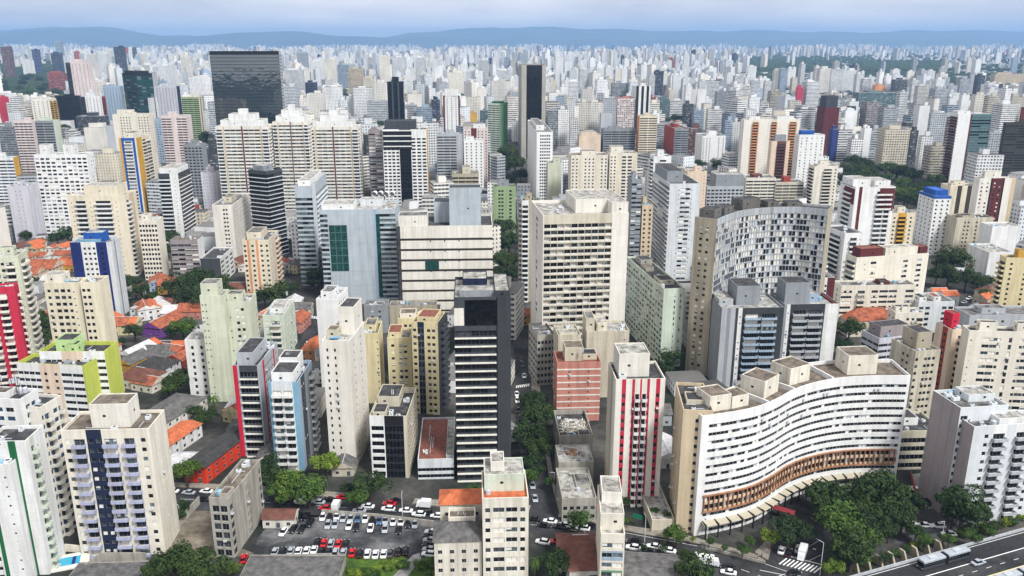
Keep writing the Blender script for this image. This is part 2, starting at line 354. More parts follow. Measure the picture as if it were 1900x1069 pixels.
def T(name,label,F,yb,L,Rr,l='',r='',wall='cream',roof='grey',rb=None,fh=2.95,cat='apartment tower',g='m',par=1.0,a=None,dirt=.5,frame=None,top=1.3,clut=None,over=None,near=None,wing=None,pan=None,ant=0,H=None,gy=None,blank=None,bm=None,z0=0.0,group=None,far=False):
    fx,yt=F
    if gy is None: gy=at(CX,yb)[1]
    d=ray(fx,yt); t=gy/d[1]; gx=d[0]*t
    if H is None: H=CH+d[2]*t
    if gy>480:
        L=L[0] if isinstance(L,tuple) else L; Rr=Rr[0] if isinstance(Rr,tuple) else Rr
    if a is None: a=2.9 if isinstance(L,str) and not isinstance(Rr,str) else 92.9 if isinstance(Rr,str) and not isinstance(L,str) else 92.9 if fx<868 else 2.9
    a=R(a)
    def tup(p): q=at(p[0],p[1],H); return (q[0]-gx,q[1]-gy)
    if isinstance(Rr,tuple): v=tup(Rr); a=math.atan2(v[1],v[0]); wr=math.hypot(*v)
    if isinstance(L,tuple):
        v=tup(L); wl=math.hypot(*v)
        if not isinstance(Rr,tuple): a=math.atan2(v[1],v[0])-math.pi/2
    if not isinstance(Rr,tuple): wr=float(Rr[1:]) if isinstance(Rr,str) else solve_w((gx,gy),H,a,Rr)
    if not isinstance(L,tuple): wl=float(L[1:]) if isinstance(L,str) else solve_w((gx,gy),H,a+math.pi/2,L)
    if not 2<wr<130: print('WARN R',label,round(wr,1)); wr=12
    if not 2<wl<130: print('WARN L',label,round(wl,1)); wl=12
    u=(math.cos(a),math.sin(a)); v=(-u[1],u[0])
    P=[(gx,gy),(gx+u[0]*wr,gy+u[1]*wr),(gx+u[0]*wr+v[0]*wl,gy+u[1]*wr+v[1]*wl),(gx+v[0]*wl,gy+v[1]*wl)]
    c=((P[0][0]+P[2][0])/2,(P[0][1]+P[2][1])/2)
    if near is None: near=gy<415
    root=wing or tag(empty(name,(0,0,0)),label,cat,group)
    if not wing: root.location=(c[0],c[1],0); off=(-c[0],-c[1])
    else: off=(-root.location[0],-root.location[1])
    P=[(p[0]+off[0],p[1]+off[1]) for p in P]
    wm=wall_mat(wall,dirt) if wall in RGB else MATS[wall]
    fc=Fac(near,g,frame)
    def mk(o,uu):
        nn=(uu[1],-uu[0])
        return lambda s,z,dd: (o[0]+uu[0]*s+nn[0]*dd,o[1]+uu[1]*s+nn[1]*dd,z)
    ft=top+par
    fc.face(mk(P[0],u),wr,z0,H,r,wm,fh,ft,over,bm)
    fc.face(mk(P[3],(-v[0],-v[1])),wl,z0,H,l,wm,fh,ft,over,bm)
    bk=wall_mat(blank) if blank else wm
    for i,j in((1,2),(2,3)): fc.mb.q((*P[i],z0),(*P[j],z0),(*P[j],H),(*P[i],H),bk)
    I=rim(fc.mb,P,H,par,wm,None)
    w=fc.finish(root,'wing' if wing else 'wall')
    rd=MB(); rd.poly([(*x,H-par) for x in I],ROOF[roof]); rd.build('roof',root)
    if pan:
        for nm,fa,s0,s1,za,zb,m,dd in pan:
            o,uu,L_=((P[0],u,wr) if fa=='r' else (P[3],(-v[0],-v[1]),wl)); nn=(uu[1],-uu[0]); b=MB()
            b.obox((o[0]+uu[0]*L_*s0+nn[0]*dd,o[1]+uu[1]*L_*s0+nn[1]*dd),uu,(-nn[0],-nn[1]),L_*(s1-s0),dd+.02,z0+(H-z0)*za,z0+(H-z0)*zb,mat(m) or MATS.get(m)); b.build(nm,root)
    zd=H-par; rn=random.Random(int(fx*7+yt))
    if rb is None:
        a0=rn.uniform(.15,.45); b0=rn.uniform(.2,.5); rb=[(a0,min(.95,a0+rn.uniform(.3,.45)),b0,min(.95,b0+rn.uniform(.3,.45)),rn.uniform(3,5.5),None)]
        if rn.random()<.5: rb.append((max(.05,a0-.12),a0+.1,max(.05,b0-.1),b0+.12,rn.uniform(2,3),None))
    for bl in rb:
        u0,u1,v0,v1,h,col=bl[:6]; rf=bl[6] if len(bl)>6 else roof
        block((P[0][0]+u[0]*wr*u0+v[0]*wl*v0,P[0][1]+u[1]*wr*u0+v[1]*wl*v0),u,v,wr*(u1-u0),wl*(v1-v0),zd,h,wall_mat(col) if col else wm,rf,root)
    if clut is None: clut=9 if near else 4 if gy<900 else 0; ant=ant or (1 if near and rn.random()<.5 else 0)
    for i in range(clut):
        x,y=rn.uniform(.08,.92),rn.uniform(.08,.92)
        if any(q[0]-.06<x<q[1]+.06 and q[2]-.06<y<q[3]+.06 for q in rb): continue
        p=(P[0][0]+u[0]*wr*x+v[0]*wl*y,P[0][1]+u[1]*wr*x+v[1]*wl*y,zd)
        if rn.random()<.6: o=link('air_unit',unit_ac(),root,p); k=rn.uniform(.9,2); o.scale=(k*1.2,k,k*.8)
        else: o=link('water_tank',unit_tank(simple('tank_blue','sky') if rn.random()<.3 else simple('tank_grey','ltgrey')),root,p); k=rn.uniform(1.3,2.2); o.scale=(k,k,k)
        o.rotation_euler=(0,0,a+rn.choice((0,1.57)))
    for i in range(ant):
        x,y=rn.uniform(.1,.9),rn.uniform(.1,.9); o=link('antenna',unit_antenna(),root,(P[0][0]+u[0]*wr*x+v[0]*wl*y,P[0][1]+u[1]*wr*x+v[1]*wl*y,zd)); o.scale=(1,1,rn.uniform(.6,1.1))
    if near:
        for i in range(4):
            y=rn.uniform(.1,.9); x0=rn.uniform(.05,.5); x1=x0+rn.uniform(.2,.45); k=rn.random()<.5
            if any(q[2]-.03<y<q[3]+.03 if k else q[0]-.03<y<q[1]+.03 for q in rb): continue
            A=[(P[0][0]+u[0]*wr*(t if k else y)+v[0]*wl*(y if k else t),P[0][1]+u[1]*wr*(t if k else y)+v[1]*wl*(y if k else t),zd+.2) for t in (x0,x1)]
            b=MB(); b.tube(A[0],A[1],.14,simple('pipe_grey','ltgrey'),6); b.build('roof_pipe',root)
    G=[(p[0]-off[0],p[1]-off[1]) for p in P]
    note_key(G,H,label,root)
    return root
def note_key(G,H,label,root):
    c=(sum(p[0] for p in G)/len(G),sum(p[1] for p in G)/len(G))
    pr=[proj(p[0],p[1],z) for p in G for z in (0,H)]
    KEYS.append(dict(G=G,H=H,ph=label,c=c,box=(min(p[0] for p in pr),min(p[1] for p in pr),max(p[0] for p in pr),max(p[1] for p in pr)),d=min(p[1] for p in G),root=root))
def catmull(pts,n=12):
    out=[]
    for i in range(len(pts)-1):
        p0=pts[max(0,i-1)]; p1=pts[i]; p2=pts[i+1]; p3=pts[min(len(pts)-1,i+2)]
        for k in range(n):
            t=k/n; out.append(tuple(.5*((2*p1[j])+(-p0[j]+p2[j])*t+(2*p0[j]-5*p1[j]+4*p2[j]-p3[j])*t*t+(-p0[j]+3*p1[j]-3*p2[j]+p3[j])*t**3) for j in(0,1)))
    return out+[tuple(pts[-1][:2])]
def curved(name,label,px,H,depth,spec,le,re_,wall,fh=2.95,over=None,top=1.6,par=1.0,g='m',roof='dark',end_wall=None,dirt=.5,cat='apartment building',frame=None,near=True):
    pts=catmull([at(x,y,H) for x,y in px],14); D=[0]
    for i in range(1,len(pts)): D.append(D[-1]+math.hypot(pts[i][0]-pts[i-1][0],pts[i][1]-pts[i-1][1]))
    Wt=D[-1]; c=(sum(p[0] for p in pts)/len(pts),sum(p[1] for p in pts)/len(pts))
    pts=[(p[0]-c[0],p[1]-c[1]) for p in pts]; Dn=np.array(D); X=np.array([p[0] for p in pts]); Y=np.array([p[1] for p in pts])
    def base(s): return float(np.interp(s,Dn,X)),float(np.interp(s,Dn,Y))
    def nrm(s):
        e=1.5; a=base(max(0,s-e)); b=base(min(Wt,s+e)); dx,dy=b[0]-a[0],b[1]-a[1]; m=math.hypot(dx,dy); return dy/m,-dx/m
    def pos(s,z,d):
        p=base(s)
        if d==0: return (p[0],p[1],z)
        n=nrm(s); return (p[0]+n[0]*d,p[1]+n[1]*d,z)
    root=tag(empty(name,(c[0],c[1],0)),label,cat); wm=wall_mat(wall,dirt); ew=wall_mat(end_wall or wall,dirt)
    fc=Fac(near,g,frame); fc.face(pos,Wt,0,H,spec,wm,fh,top+par,over)
    n=40; front=[pos(Wt*i/n,0,0)[:2] for i in range(n+1)]; back=[pos(Wt*i/n,0,-depth)[:2] for i in range(n+1)]
    for A,B,sp in ((back[0],front[0],le),(front[-1],back[-1],re_)):
        L=math.hypot(B[0]-A[0],B[1]-A[1]); uu=((B[0]-A[0])/L,(B[1]-A[1])/L); nn=(uu[1],-uu[0])
        fc.face((lambda A,uu,nn: lambda s,z,d:(A[0]+uu[0]*s+nn[0]*d,A[1]+uu[1]*s+nn[1]*d,z))(A,uu,nn),L,0,H,sp,ew,fh,top+par)
    for i in range(n): fc.mb.q((*back[i+1],0),(*back[i],0),(*back[i],H),(*back[i+1],H),wm)
    P=front+back[::-1]; I=rim(fc.mb,P,H,par,wm,None,.3); fc.finish(root)
    rd=MB(); m=n+1
    for i in range(n): rd.q((*I[i],H-par),(*I[i+1],H-par),(*I[2*m-2-i],H-par),(*I[2*m-1-i],H-par),ROOF[roof])
    rd.build('roof',root)
    note_key([(p[0]+c[0],p[1]+c[1]) for p in (front[0],front[n//2],front[-1],back[-1],back[n//2],back[0])],H,label,root)
    return root,pos,Wt,nrm
# ---------------------------------------------------------------- the buildings one can tell apart, near to far
# --- front row, left
t=T('apartment_tower','white tower with two green stripes at the picture edge',(19,861),1078,-95,'d9',l='4W3 .5n:green 1.2n .8s1 .5n',r='1n .4s1 1n',wall='white',roof='dark',rb=[],clut=4)
T('','white and green rear block',(47,818),1066,-30,'d10',l='3n 1n:green .9n .5n',r='.3n .3b1:mint .5s1 .4n',wall='white',roof='dark',rb=[],wing=t,clut=2)
t=T('apartment_tower','white tower with blue glass windows and antennas on its roof',(37,741),1005,-70,(69,721),l='1.3n 1W2 .3n',r='.3n 1W2 .25n',wall='white',g='b',roof='dark',rb=[(.2,.75,.3,.7,2.2,None,'brown')],ant=5,clut=7,blank='white2')
T('','white balcony wing',(74,756),998,'d14',(113,733),r='.3W1 .7b1 .3n .7W1 .35b1 .2n',l='1n',wall='offwhite',g='b',roof='dark',rb=[],wing=t)
T('apartment_tower','cream tower with navy centre stripe and lavender balconies',(276,795),1028,112,'d13',l='.8w1 1.15b1:cream/lav .06n 1.25w2:navy2 .06n 1.25b1:cream/lav .35n 1.1b1:cream/lav .2n .8w1 .2n',r='.7n .3s1 .9n',wall='cream',roof='brown',g='l',
  rb=[(.25,.85,.26,.70,7.5,'offwhite','brown')],clut=3)
T('office_block','derelict weathered concrete block with an empty roof',(424,925),1035,387,(482,853),l='.12n 1C2 .12n',r='.3C1 .9n .3v2 .8n .2C1',wall='concrete',dirt=1.0,roof='brown',g='d',rb=[(.02,.2,.05,.5,2.2,'concrete')],fh=3.0,clut=6)
T('apartment_block','lime green slab front block with blank lime end wall',(154,679),818,30,(184,661),l='1.1r4:white 1.0w2:peach 1.1r2:white .05n',r='1n:lime',wall='lime',roof='dark',g='d',rb=[(.5,.95,.35,.42,1.2,'ltgrey')],par=1.6)
T('apartment_block','lime green slab rear block with mint roof boxes',(193,652),800,72,(218,633),l='1r4:white 1w2:peach 1r2:white',r='1n:lime',wall='lime',roof='dark',g='d',rb=[(.2,.9,.5,.78,5.5,'lime2','dark'),(.05,.5,.42,.6,4.2,'lime2','slate')],par=1.6)
T('apartment_tower','crimson tower with stacked white balconies behind lime slab',(26,531),740,-45,(33,524),l='.5b1 .7b1:crimson/offwhite .3n .7b1:crimson/offwhite .6n:crimson',r='.4n:crimson .5b1:crimson/offwhite',wall='crimson',roof='dark',rb=[])
T('apartment_tower','sage tower with cream balconies at the far left',(33,474),712,-40,(50,462),l='.5n 1b1:sage/offwhite .4w1 .8b1:sage/offwhite .3n',r='.2n 1b1:sage/offwhite .3n',wall='sage',rb=None)
T('apartment_tower','plain cream tower with blank side and brown square windows',(146,524),738,80,'d8',l='.8w1 1.2W2 .5w1 .4s1 .4n',r='1n',wall='cream2',fh=2.9,g='d',roof='grey',rb=[(.1,.9,.45,.97,4.3,'cream','light')])
T('apartment_tower','cream annex tower with blank wall beside square windows',(183,523),742,148,'d10',l='.35w1 .3w1 .6n',r='1n',wall='cream2',g='d',rb=[],clut=2)
T('apartment_tower','white tower with navy blue stripes and blue roof box',(206,449),588,129,(222,440),l='.95s2:navy .08n 1.25w3:white .95w1:navy .45n',r='.5n .25n:grey .6s1 .4n',wall='white2',g='d',near=False,fh=2.9,
  rb=[(.3,.95,.25,.72,5.5,'blue','light'),(.1,.5,.3,.85,2.2,'sky','light')])
T('apartment_tower','white slim office block with two dark window columns',(385,630),735,342,'d10',l='.28n .22W1 .3n .22W1 .28n',r='1n',wall='white',g='d',rb=[],roof='light',clut=2)
t=T('apartment_tower','pale green tower with plain front and small windows',(414,548),745,370,'d9',l='.45s2 1.1n',r='.4n .3w2 .3n',wall='sage',rb=[(.1,.95,.25,.95,6,None,'grey')],fh=2.9,g='l')
T('','pale green side wing',(462,559),738,415,'d12',l='1s1 1w2 .5n',r='1n .3w1',wall='sage',g='l',wing=t,rb=[(.1,.6,.3,.9,4,None)])
T('apartment_block','pale mint block with stacked balconies by side street',(526,585),668,487,(546,556),l='.7w1 1b1:mint/offwhite .3n',r='.2n .8w5',wall='mint',g='l',roof='light',rb=[(.25,.85,.1,.8,2.6,'white','light')])
T('apartment_tower','dark striped tower with bold red stripe down its front',(479,678),847,431,(514,634),l='.32n:red .14n 1.3f1:dkgrey/offwhite .1n',r='.3n:ltgrey .12n:red .7w5:ltgrey .1n:red .3w1',wall='ltgrey',roof='dark',fh=3.0,g='k',rb=[(.1,.75,.25,.9,5,'ltgrey','dark')])
T('apartment_tower','slim pale blue tower with white stepped balconies',(552,709),874,497,(578,668),l='.2n:sky 1.4b2:white2/white .35n:sky',r='.35n:bluegrey .45w2:dkgrey/white .5n:grey .5b1:bluegrey/white',wall='bluegrey',g='l',roof='dark',rb=[(.05,.55,.15,.9,4.5,'white','dark'),(.55,.92,.25,.9,6,'white','dark')],par=1.3,dirt=.4)
t=T('apartment_tower','tall slim white tower with blue pool on roof',(648,633),866,597,(676,597),l='.28n .2w1 .42n .2w1 1.1n',r='.25n .25w1 .35n .25w1 .3n',wall='offwhite',g='d',dirt=.35,roof='light',rb=[(.45,.98,.05,.62,10.5,None,'dark'),(.2,.45,.55,.95,3.5,'beige','brown')],clut=2)
b=MB(); b.box(-1.5,1.5,-2,2,0,.25,simple('pool_blue','blue',.1,raw=(.1,.45,.8))); b.build('pool',t,(-2.2,-5.0,48.6)).rotation_euler=(0,0,R(2.9))
T('apartment_tower','plain white tower standing behind slim roof-pool tower',(622,556),728,586,(645,533),l='1n',r='.3n .8w4 .2n',wall='white',roof='light',rb=[(.1,.6,.2,.8,4,'white','grey')],ant=2,g='d',dirt=.35)
T('apartment_block','pale yellow blank-walled block behind slim white tower',(702,618),748,668,'d16',l='1n .2s1',r='1n',wall='yellow',rb=[(.3,.9,.2,.8,3,None)],g='d')
T('apartment_tower','beige tower with paired windows beside yellow striped tower',(762,626),752,718,'d12',l='.25n .5w1 .25n .9w2 .3n',r='1n',wall='yellow',dirt=.7,g='m',roof='grey',rb=[(.05,.9,.4,.95,3.2,'yellow','red')])
T('apartment_tower','yellow tower with navy glass stripe and square windows',(812,599),770,763,(827,578),l='.75w1 .8g1:navy2 .25n 1.2w2 .25n',r='.4n:graphite .9b2:graphite/dkgrey',wall='yellow',g='d',roof='grey',rb=[(.1,.8,.12,.82,2.8,'yellow','red')])
T('apartment_block','small yellow block with roof terrace behind striped tower',(775,590),705,738,'d9',l='.3n .6w2 .3n',r='1n',wall='yellow',rb=[(.1,.9,.1,.9,3,'cream','brown')],g='d')
T('commercial_building','long low beige wall block below banded mall',(810,566),632,722,'d9',l='1n',r='1n',wall='beige2',roof='grey',rb=[],clut=3,dirt=.9,g='d')
T('office_block','small grey block with white window pairs',(719,566),640,675,'d10',l='.3n .9w2 .3n',r='1n',wall='grey',rb=[],g='l',clut=2)
T('office_building','low office with black glass front and ribbed white bay',(755,772),887,685,(773,719),l='.12n:white 1.0R1:white .08n:white 1.55g1:black .3n:beige',r='.1n .9W6:beige .1n',wall='beige',g='k',frame=FRAME_D,roof='dark',par=2.2,fh=2.85,rb=[(.5,.95,.35,.95,4.0,'beige','dark'),(.1,.4,.6,.95,2.5,'beige','dark')])
t=T('apartment_tower','dark glass-balcony tower with white floor slabs',(842,552),893,'d25',948,r='3.25f5:dkgrey/offwhite .1n:black 1.05n:graphite',l='1n',wall='graphite',g='d',frame=FRAME_D,roof='light',fh=3.0,top=10.5,
  rb=[(.1,.72,.15,.4,2.2,'grey','light'),(.72,.98,.05,.9,2.8,'graphite','light'),(.15,.6,.55,.95,3.5,'navy2','light')],clut=6,pan=[('glass_panel','r',.19,.755,.855,.985,'glass_black',.12),('wall_panel','r',.0,.17,.855,.945,'offwhite',.1)])
T('commercial_building','low brown-roofed podium between black glass office and balcony tower',(776,886),890,'d34',842,H=8,r='1R3',l='1n',wall='white2',roof='red',par=.8,rb=[(.78,.98,.05,.95,1.2,'ltgrey','light')],clut=3,g='k',top=2.2)
# --- front row, middle
t=T('apartment_block','cream apartment block with orange tiled roof terrace',(895,925),1120,'d15',981,r='.62w1 .72r1 .06n .72r1 .62w1 .05n',l='.3n .4w3 .3n',wall='cream',dirt=.7,g='l',roof='tile',rb=[(.05,.93,.34,.97,5.2,'mint','light'),(.2,.5,.5,.9,7.8,'offwhite','light')],clut=6)
T('apartment_block','low cream box with mossy flat roof before orange hipped roof',(832,960),1086,'d5',882,r='.3w1 .4n .3w1',l='1n',wall='cream',g='d',roof='brown',rb=[],clut=0)
T('apartment_block','narrow block with blue and yellow spandrels and stepped terraces',(1115,990),1128,(1108,921),1160,r='.06n .9r2 .06n',l='1n',wall='cream',g='l',roof='light',fh=2.9,rb=[(.0,.99,.18,.98,5,'cream','light'),(.1,.95,.5,.98,8,'offwhite','light')],over={1:'1r1:bluegrey',3:'1r1:green2',5:'1r1:yellowb',7:'1r1:bluegrey'},clut=3)
T('apartment_tower','white tower with crimson stripes and paired white balconies',(1143,704),938,(1129,671),1235,r='.5n .34W1:crimson .5n .22s1:crimson .42b1:offwhite/white .15n:crimson .42b1:offwhite/white .22s1:crimson .5n .34W1:crimson .4n',l='.4n:beige .2n:beige2 .3n',wall='offwhite',dirt=.4,g='d',roof='dark',top=3.6,rb=[(.1,.72,.28,.95,8,'offwhite','light')],clut=3)
T('apartment_block','salmon brick block with thin white floor lines',(1034,673),782,(1028,652),1115,r='.6n .4s1 .9n .4s1 .6n',l='.5w2',wall='salmon',g='d',roof='red',dirt=.7,fh=2.85,rb=[(.2,.62,.3,.95,6,'beige','brown'),(.62,.95,.4,.9,2.5,'beige','dark')],
  pan=[('floor_line','r',0,1,i/9.2,i/9.2+.022,'offwhite',.12) for i in range(1,9)])
T('apartment_block','blank beige block with peeling roof behind salmon block',(1036,622),742,(1027,603),1078,r='1n',l='1w5',wall='beige',dirt=.8,roof='light',rb=[(.1,.9,.2,.6,1,'beige','light')],g='d')
T('apartment_block','wide blank beige block behind white crimson tower',(1089,615),738,'d14',1168,r='1.3n .15s1 .1n',l='1n',wall='beige',dirt=.8,roof='light',rb=[(.0,.2,.2,.9,6,'beige','grey'),(.25,.5,.2,.8,4,'cream2','light')],g='d')
t=T('hotel_tower','tall cream slab hotel with rows of dark loggias',(1008,399),690,(986,372),1167,r='.06n 4.9B10:beige/offwhite 1.2n',l='.7n .5v1 .3n .4n',wall='offwhite',dirt=.35,g='l',roof='light',near=True,fh=3.0,top=2.6,par=1.4,rb=[(.42,.8,.25,.95,6.5,'offwhite','light'),(.8,.995,.02,.95,6.2,'offwhite','light')],clut=5)
T('','grey checker podium',(997,622),716,(981,600),1030,r='1W5:concrete',l='1W4:concrete',wall='concrete2',g='d',wing=t,rb=[],roof='grey',clut=1)
T('apartment_block','long pale green slab with checkered rows of windows',(1232,536),682,(1163,476),1271,l='1W15',r='.75n .12W1 .3n .12W1 .2n',wall='mint',g='m',roof='dark',near=True,fh=2.9,rb=[(.1,.8,.15,.3,2.5,'beige','dark'),(.2,.6,.55,.7,2,'concrete','brown'),(.3,.9,.75,.9,3,'concrete','dark')],clut=8,dirt=.6)
T('apartment_tower','white tower with grey roof box and zigzag balconies',(1243,341),522,(1211,331),1300,l='1f3:white2/white',r='.6n .2s1 .7r2 .2s1 .5n',wall='white2',near=False,g='l',rb=[(.02,.55,.2,.9,7.5,'grey','dark')],roof='dark')
# --- the two curved buildings
cv,pos,Wt,nrm=curved('apartment_building','grimy curved concrete block with checkered windows',[(1331,407),(1352,398),(1380,390),(1425,385),(1480,384),(1537,389)],74.5,10.5,'1q46','.3n .3w1 .12n .3w1 .4n','1n','ltgrey',fh=2.9,dirt=.95,end_wall='beige2',g='m',roof='dark',top=1.8)
for k,(s,w,h) in enumerate(((.06,9,4),(.22,10,3),(.42,12,5),(.62,6,3),(.75,7,2.5))):
    p=pos(Wt*s,73.4,-3.2); n=nrm(Wt*s); uu=(-n[1],n[0]); block((p[0],p[1]),uu,(-n[0],-n[1]),w,7,73.5,h,wall_mat('concrete2',.9),'dark',cv)
ow={9:'1R1:peach/rust',10:'1R1:tan/rust'}
wv,pos,Wt,nrm=curved('apartment_building','white wavy block with ribbon windows and rust band',[(1303,772),(1354,765),(1404,755),(1440,741),(1478,721),(1520,708),(1570,700),(1630,697),(1690,697)],41.5,15,'.03n .97L60 .01n','.3n 1W5:tan .2n','.3n .2s1 .4n','white',fh=2.75,dirt=.3,over=ow,g='w',roof='brown',frame=FRAME_D,end_wall='offwhite',par=1.2,top=1.2)
ow_m=wall_mat('rust',.8); br=MB(); cn=MB(); fhh=(41.5-2.4)/14
for i in range(48):
    s=Wt*(.03+.95*i/47); z0=fhh*3+.05; z1=fhh*5-.1
    a,b_,c_,d_=pos(s-.13,z0,0),pos(s+.13,z0,0),pos(s+.13,z0,.5),pos(s-.13,z0,.5)
    br.hexa([d_,c_,b_,a],[(p[0],p[1],z1) for p in (d_,c_,b_,a)],ow_m)
br.build('fin',wv); lo_=MB(); hi_=MB()
for i in range(60):
    s0_=Wt*(.025+.955*i/60); s1_=Wt*(.025+.955*(i+1)/60)
    for z in (fhh*3-.35,fhh*5-.25):
        A=[pos(s0_,z,.55),pos(s1_,z,.55),pos(s1_,z,.0),pos(s0_,z,.0)]; (lo_ if z<fhh*4 else hi_).hexa(A,[(p[0],p[1],z+.4) for p in A],ow_m,None,True)
    z=fhh*1.55; A=[pos(s0_,z,2.6),pos(s1_,z,2.6),pos(s1_,z+.5,.05),pos(s0_,z+.5,.05)]; cn.hexa(A,[(p[0],p[1],p[2]+.12) for p in A],simple('canopy_grey','beige2',.8),None,True)
lo_.build('ledge',wv); hi_.build('ledge',wv); cn.build('canopy',wv)
for i in range(20):
    s=Wt*(.03+.945*i/19); b=MB(); z=fhh*1.55; M_=simple('steel_black','black')
    A=[pos(s-.15,z,2.9),pos(s+.15,z,2.9),pos(s+.15,z,.05),pos(s-.15,z,.05)]; b.hexa([(p[0],p[1],p[2]-.45) for p in A],[(p[0],p[1],p[2]+.75) for p in A],M_,None,True)
    A=[pos(s-.15,0,2.9),pos(s+.15,0,2.9),pos(s+.15,0,2.5),pos(s-.15,0,2.5)]; b.hexa(A,[(p[0],p[1],z-.45) for p in A],M_); b.build('bracket',wv)
for s,w,d_,h in ((.1,7.5,8,5.2),(.19,6.5,6,4.0),(.385,9,8.5,6),(.56,9.5,8.5,6),(.83,10.5,9,7)):
    p=pos(Wt*s,0,-4.2); n=nrm(Wt*s); uu=(-n[1],n[0]); block((p[0]-uu[0]*w/2,p[1]-uu[1]*w/2),uu,(-n[0],-n[1]),w,d_,40.3,h,wall_mat('cream',.7),'brown' if s>.3 else 'brown',wv)
for s in (.29,.47,.68):
    b=MB(); p=pos(Wt*s,0,-.3); n=nrm(Wt*s); b.obox((p[0],p[1]),(-n[1],n[0]),(-n[0],-n[1]),.5,14,40.3,41.9,wall_mat('white')); b.build('roof_wall',wv)
T('apartment_block','tan end wing with two bays joined to wavy block',(1268,760),988,(1254,709),'d9',l='.2n .9w4 .15n .5s1',r='.3n .5w1 .3n',wall='tan',g='d',roof='dark',rb=[(.2,.9,.3,.6,1.5,'beige','dark')],clut=4)
# --- right side
T('apartment_tower','dark grey balcony tower with pale fins',(1340,572),722,'d22',1455,r='.3n:ltgrey .2n:grey .25n:ltgrey .15n:graphite .22s1:white .1n:graphite .9b1:graphite/bluegrey .9b1:graphite/bluegrey .35n:graphite',l='1n',wall='grey',g='l',roof='light',near=True,fh=3.0,
  rb=[(.3,.68,.3,.9,9,'grey','dark'),(.02,.25,.3,.9,3,'ltgrey','light')],clut=4)
T('apartment_tower','grey balcony tower with white blade wall and maroon edge',(1456,565),708,'d18',1557,r='.14n:grey .2s1:white .12n:graphite .85b1:graphite/ltgrey .85b1:graphite/ltgrey .12n:graphite .75n:white',l='1n',wall='grey',g='l',roof='light',near=True,fh=3.0,
  rb=[(.05,.5,.2,.8,10,'grey','dark'),(.5,.7,.3,.9,4,'bluegrey','light'),(.93,.995,.02,.9,.8,'maroon','red')],clut=4)
T('commercial_building','white building with dark sunken roof behind grey towers',(1475,516),622,'d17',1550,r='1n .3w3 .3n:maroon',l='1n',wall='white',roof='dark',par=2,rb=[],g='d',clut=2)
t=T('apartment_tower','white tower with maroon roof panels and balcony columns',(1588,347),528,(1560,340),1662,r='.2n .18s1:maroon .75n .5b1 .35b1 .15n',l='.2n .8b1 .2n',wall='white',near=False,g='t',fh=3,dirt=.3,rb=[(.0,.45,.2,.9,5,'white','light'),(.55,.95,.2,.9,4,'white','light')],
  pan=[('maroon_panel','r',.62,.995,.76,.985,'maroon',.15),('maroon_panel','l',.3,.98,.82,.975,'maroon',.15)])
T('','lower white balcony wing',(1568,433),560,(1531,418),1602,r='.2n .35b1 .2s1',l='.15n .9b1 .15n',wall='white',near=False,wing=t,rb=[],g='t',roof='dark')
t=T('apartment_block','cream stepped block with brown roof boxes',(1590,478),600,(1570,470),1724,r='.25n .5s1 .45W1 1.4n .4W1 .4n .4W1 .3n',l='1b1',wall='cream',near=True,g='m',dirt=.3,roof='light',rb=[(.05,.36,.05,.8,5.5,'maroon','red'),(.4,.85,.1,.8,5,'cream','light'),(.88,.99,.1,.8,4.5,'maroon','red')],clut=3)
T('','cream lower front wing',(1562,530),615,'d10',1700,r='.5r1 .2n .4b1 .2n .4W1 .8r2 .3n .5W1',l='1w1',wall='cream',wing=t,near=True,rb=[(.55,.68,.3,.9,2,'maroon','dark')],g='m')
T('apartment_tower','white tower capped with bright blue roof box',(1735,364),474,(1706,354),1766,l='1w4',r='1w3',wall='white',near=False,g='d',roof='blue',dirt=.3,par=1.2,rb=[(.1,.85,.1,.85,5,'blue','blue')],pan=[('blue_band','r',0,1,.955,1.0,'blue',.1),('blue_band','l',0,1,.955,1.0,'blue',.1)])
T('apartment_tower','weathered beige tower with stained dark roof',(1776,404),482,(1757,395),1844,r='.5n .5w2 .3n .3w1 .4n .6w2',l='1n',wall='beige',dirt=1.0,g='d',roof='dark',near=False,rb=[(.2,.5,.2,.8,2,'beige2','dark')])
T('apartment_tower','cream tower with maroon window stripe between black lines',(1819,331),468,(1808,327),1886,r='.8w2 .12n:black .75w2:maroon .12n:black .5n .3n:tan',l='1n',wall='offwhite',near=False,g='l',dirt=.3,rb=[(.15,.6,.2,.8,6,'offwhite','light')])
T('apartment_tower','yellow tower with stacked balconies at the right edge',(1868,478),596,(1856,472),1945,r='.2n .3w1 .5n .4w1 1n',l='1b1',wall='yellow',g='d',roof='brown',near=False,rb=[(.3,.8,.2,.8,5,'gold','brown')])
T('apartment_tower','white blade tower with red and glass balconies',(1779,212),352,(1762,216),1841,r='.75n .1s1:maroon 1.2R2:teal',l='1b1:white/maroon',wall='white',near=False,g='t',dirt=.2,rb=[(.02,.4,.2,.8,4,'white','light')])
T('apartment_tower','dark brown block cut by the right edge',(1868,228),330,(1862,226),1940,r='1r3',l='1n',wall='soot',g='d',near=False)
T('apartment_tower','brown tower with glass gable top',(1531,200),290,(1517,197),1558,r='.4n .5s2 .3n',l='.5n .5s1',wall='maroon',g='d',near=False,rb=[(.1,.9,.1,.9,16,'dkgrey','slate')])
T('apartment_tower','long white slab with orange balcony stripes',(1381,222),342,(1375,220),1485,r='.45n .4b1:cream2/orange .35n .3s1 .35b1:cream2/orange .2s1 .45n .45b1:cream2/orange .15n',l='1n',wall='offwhite',g='d',near=False,dirt=.2,rb=[(.1,.3,.2,.8,4,'white'),(.6,.9,.2,.8,4,'white')])
T('apartment_tower','white tower with small windows and blue roof box',(1484,250),352,(1475,246),1531,r='1w5',l='1w3',wall='white',g='m',near=False,dirt=.2,rb=[(.1,.6,.2,.8,4.5,'blue','blue')])
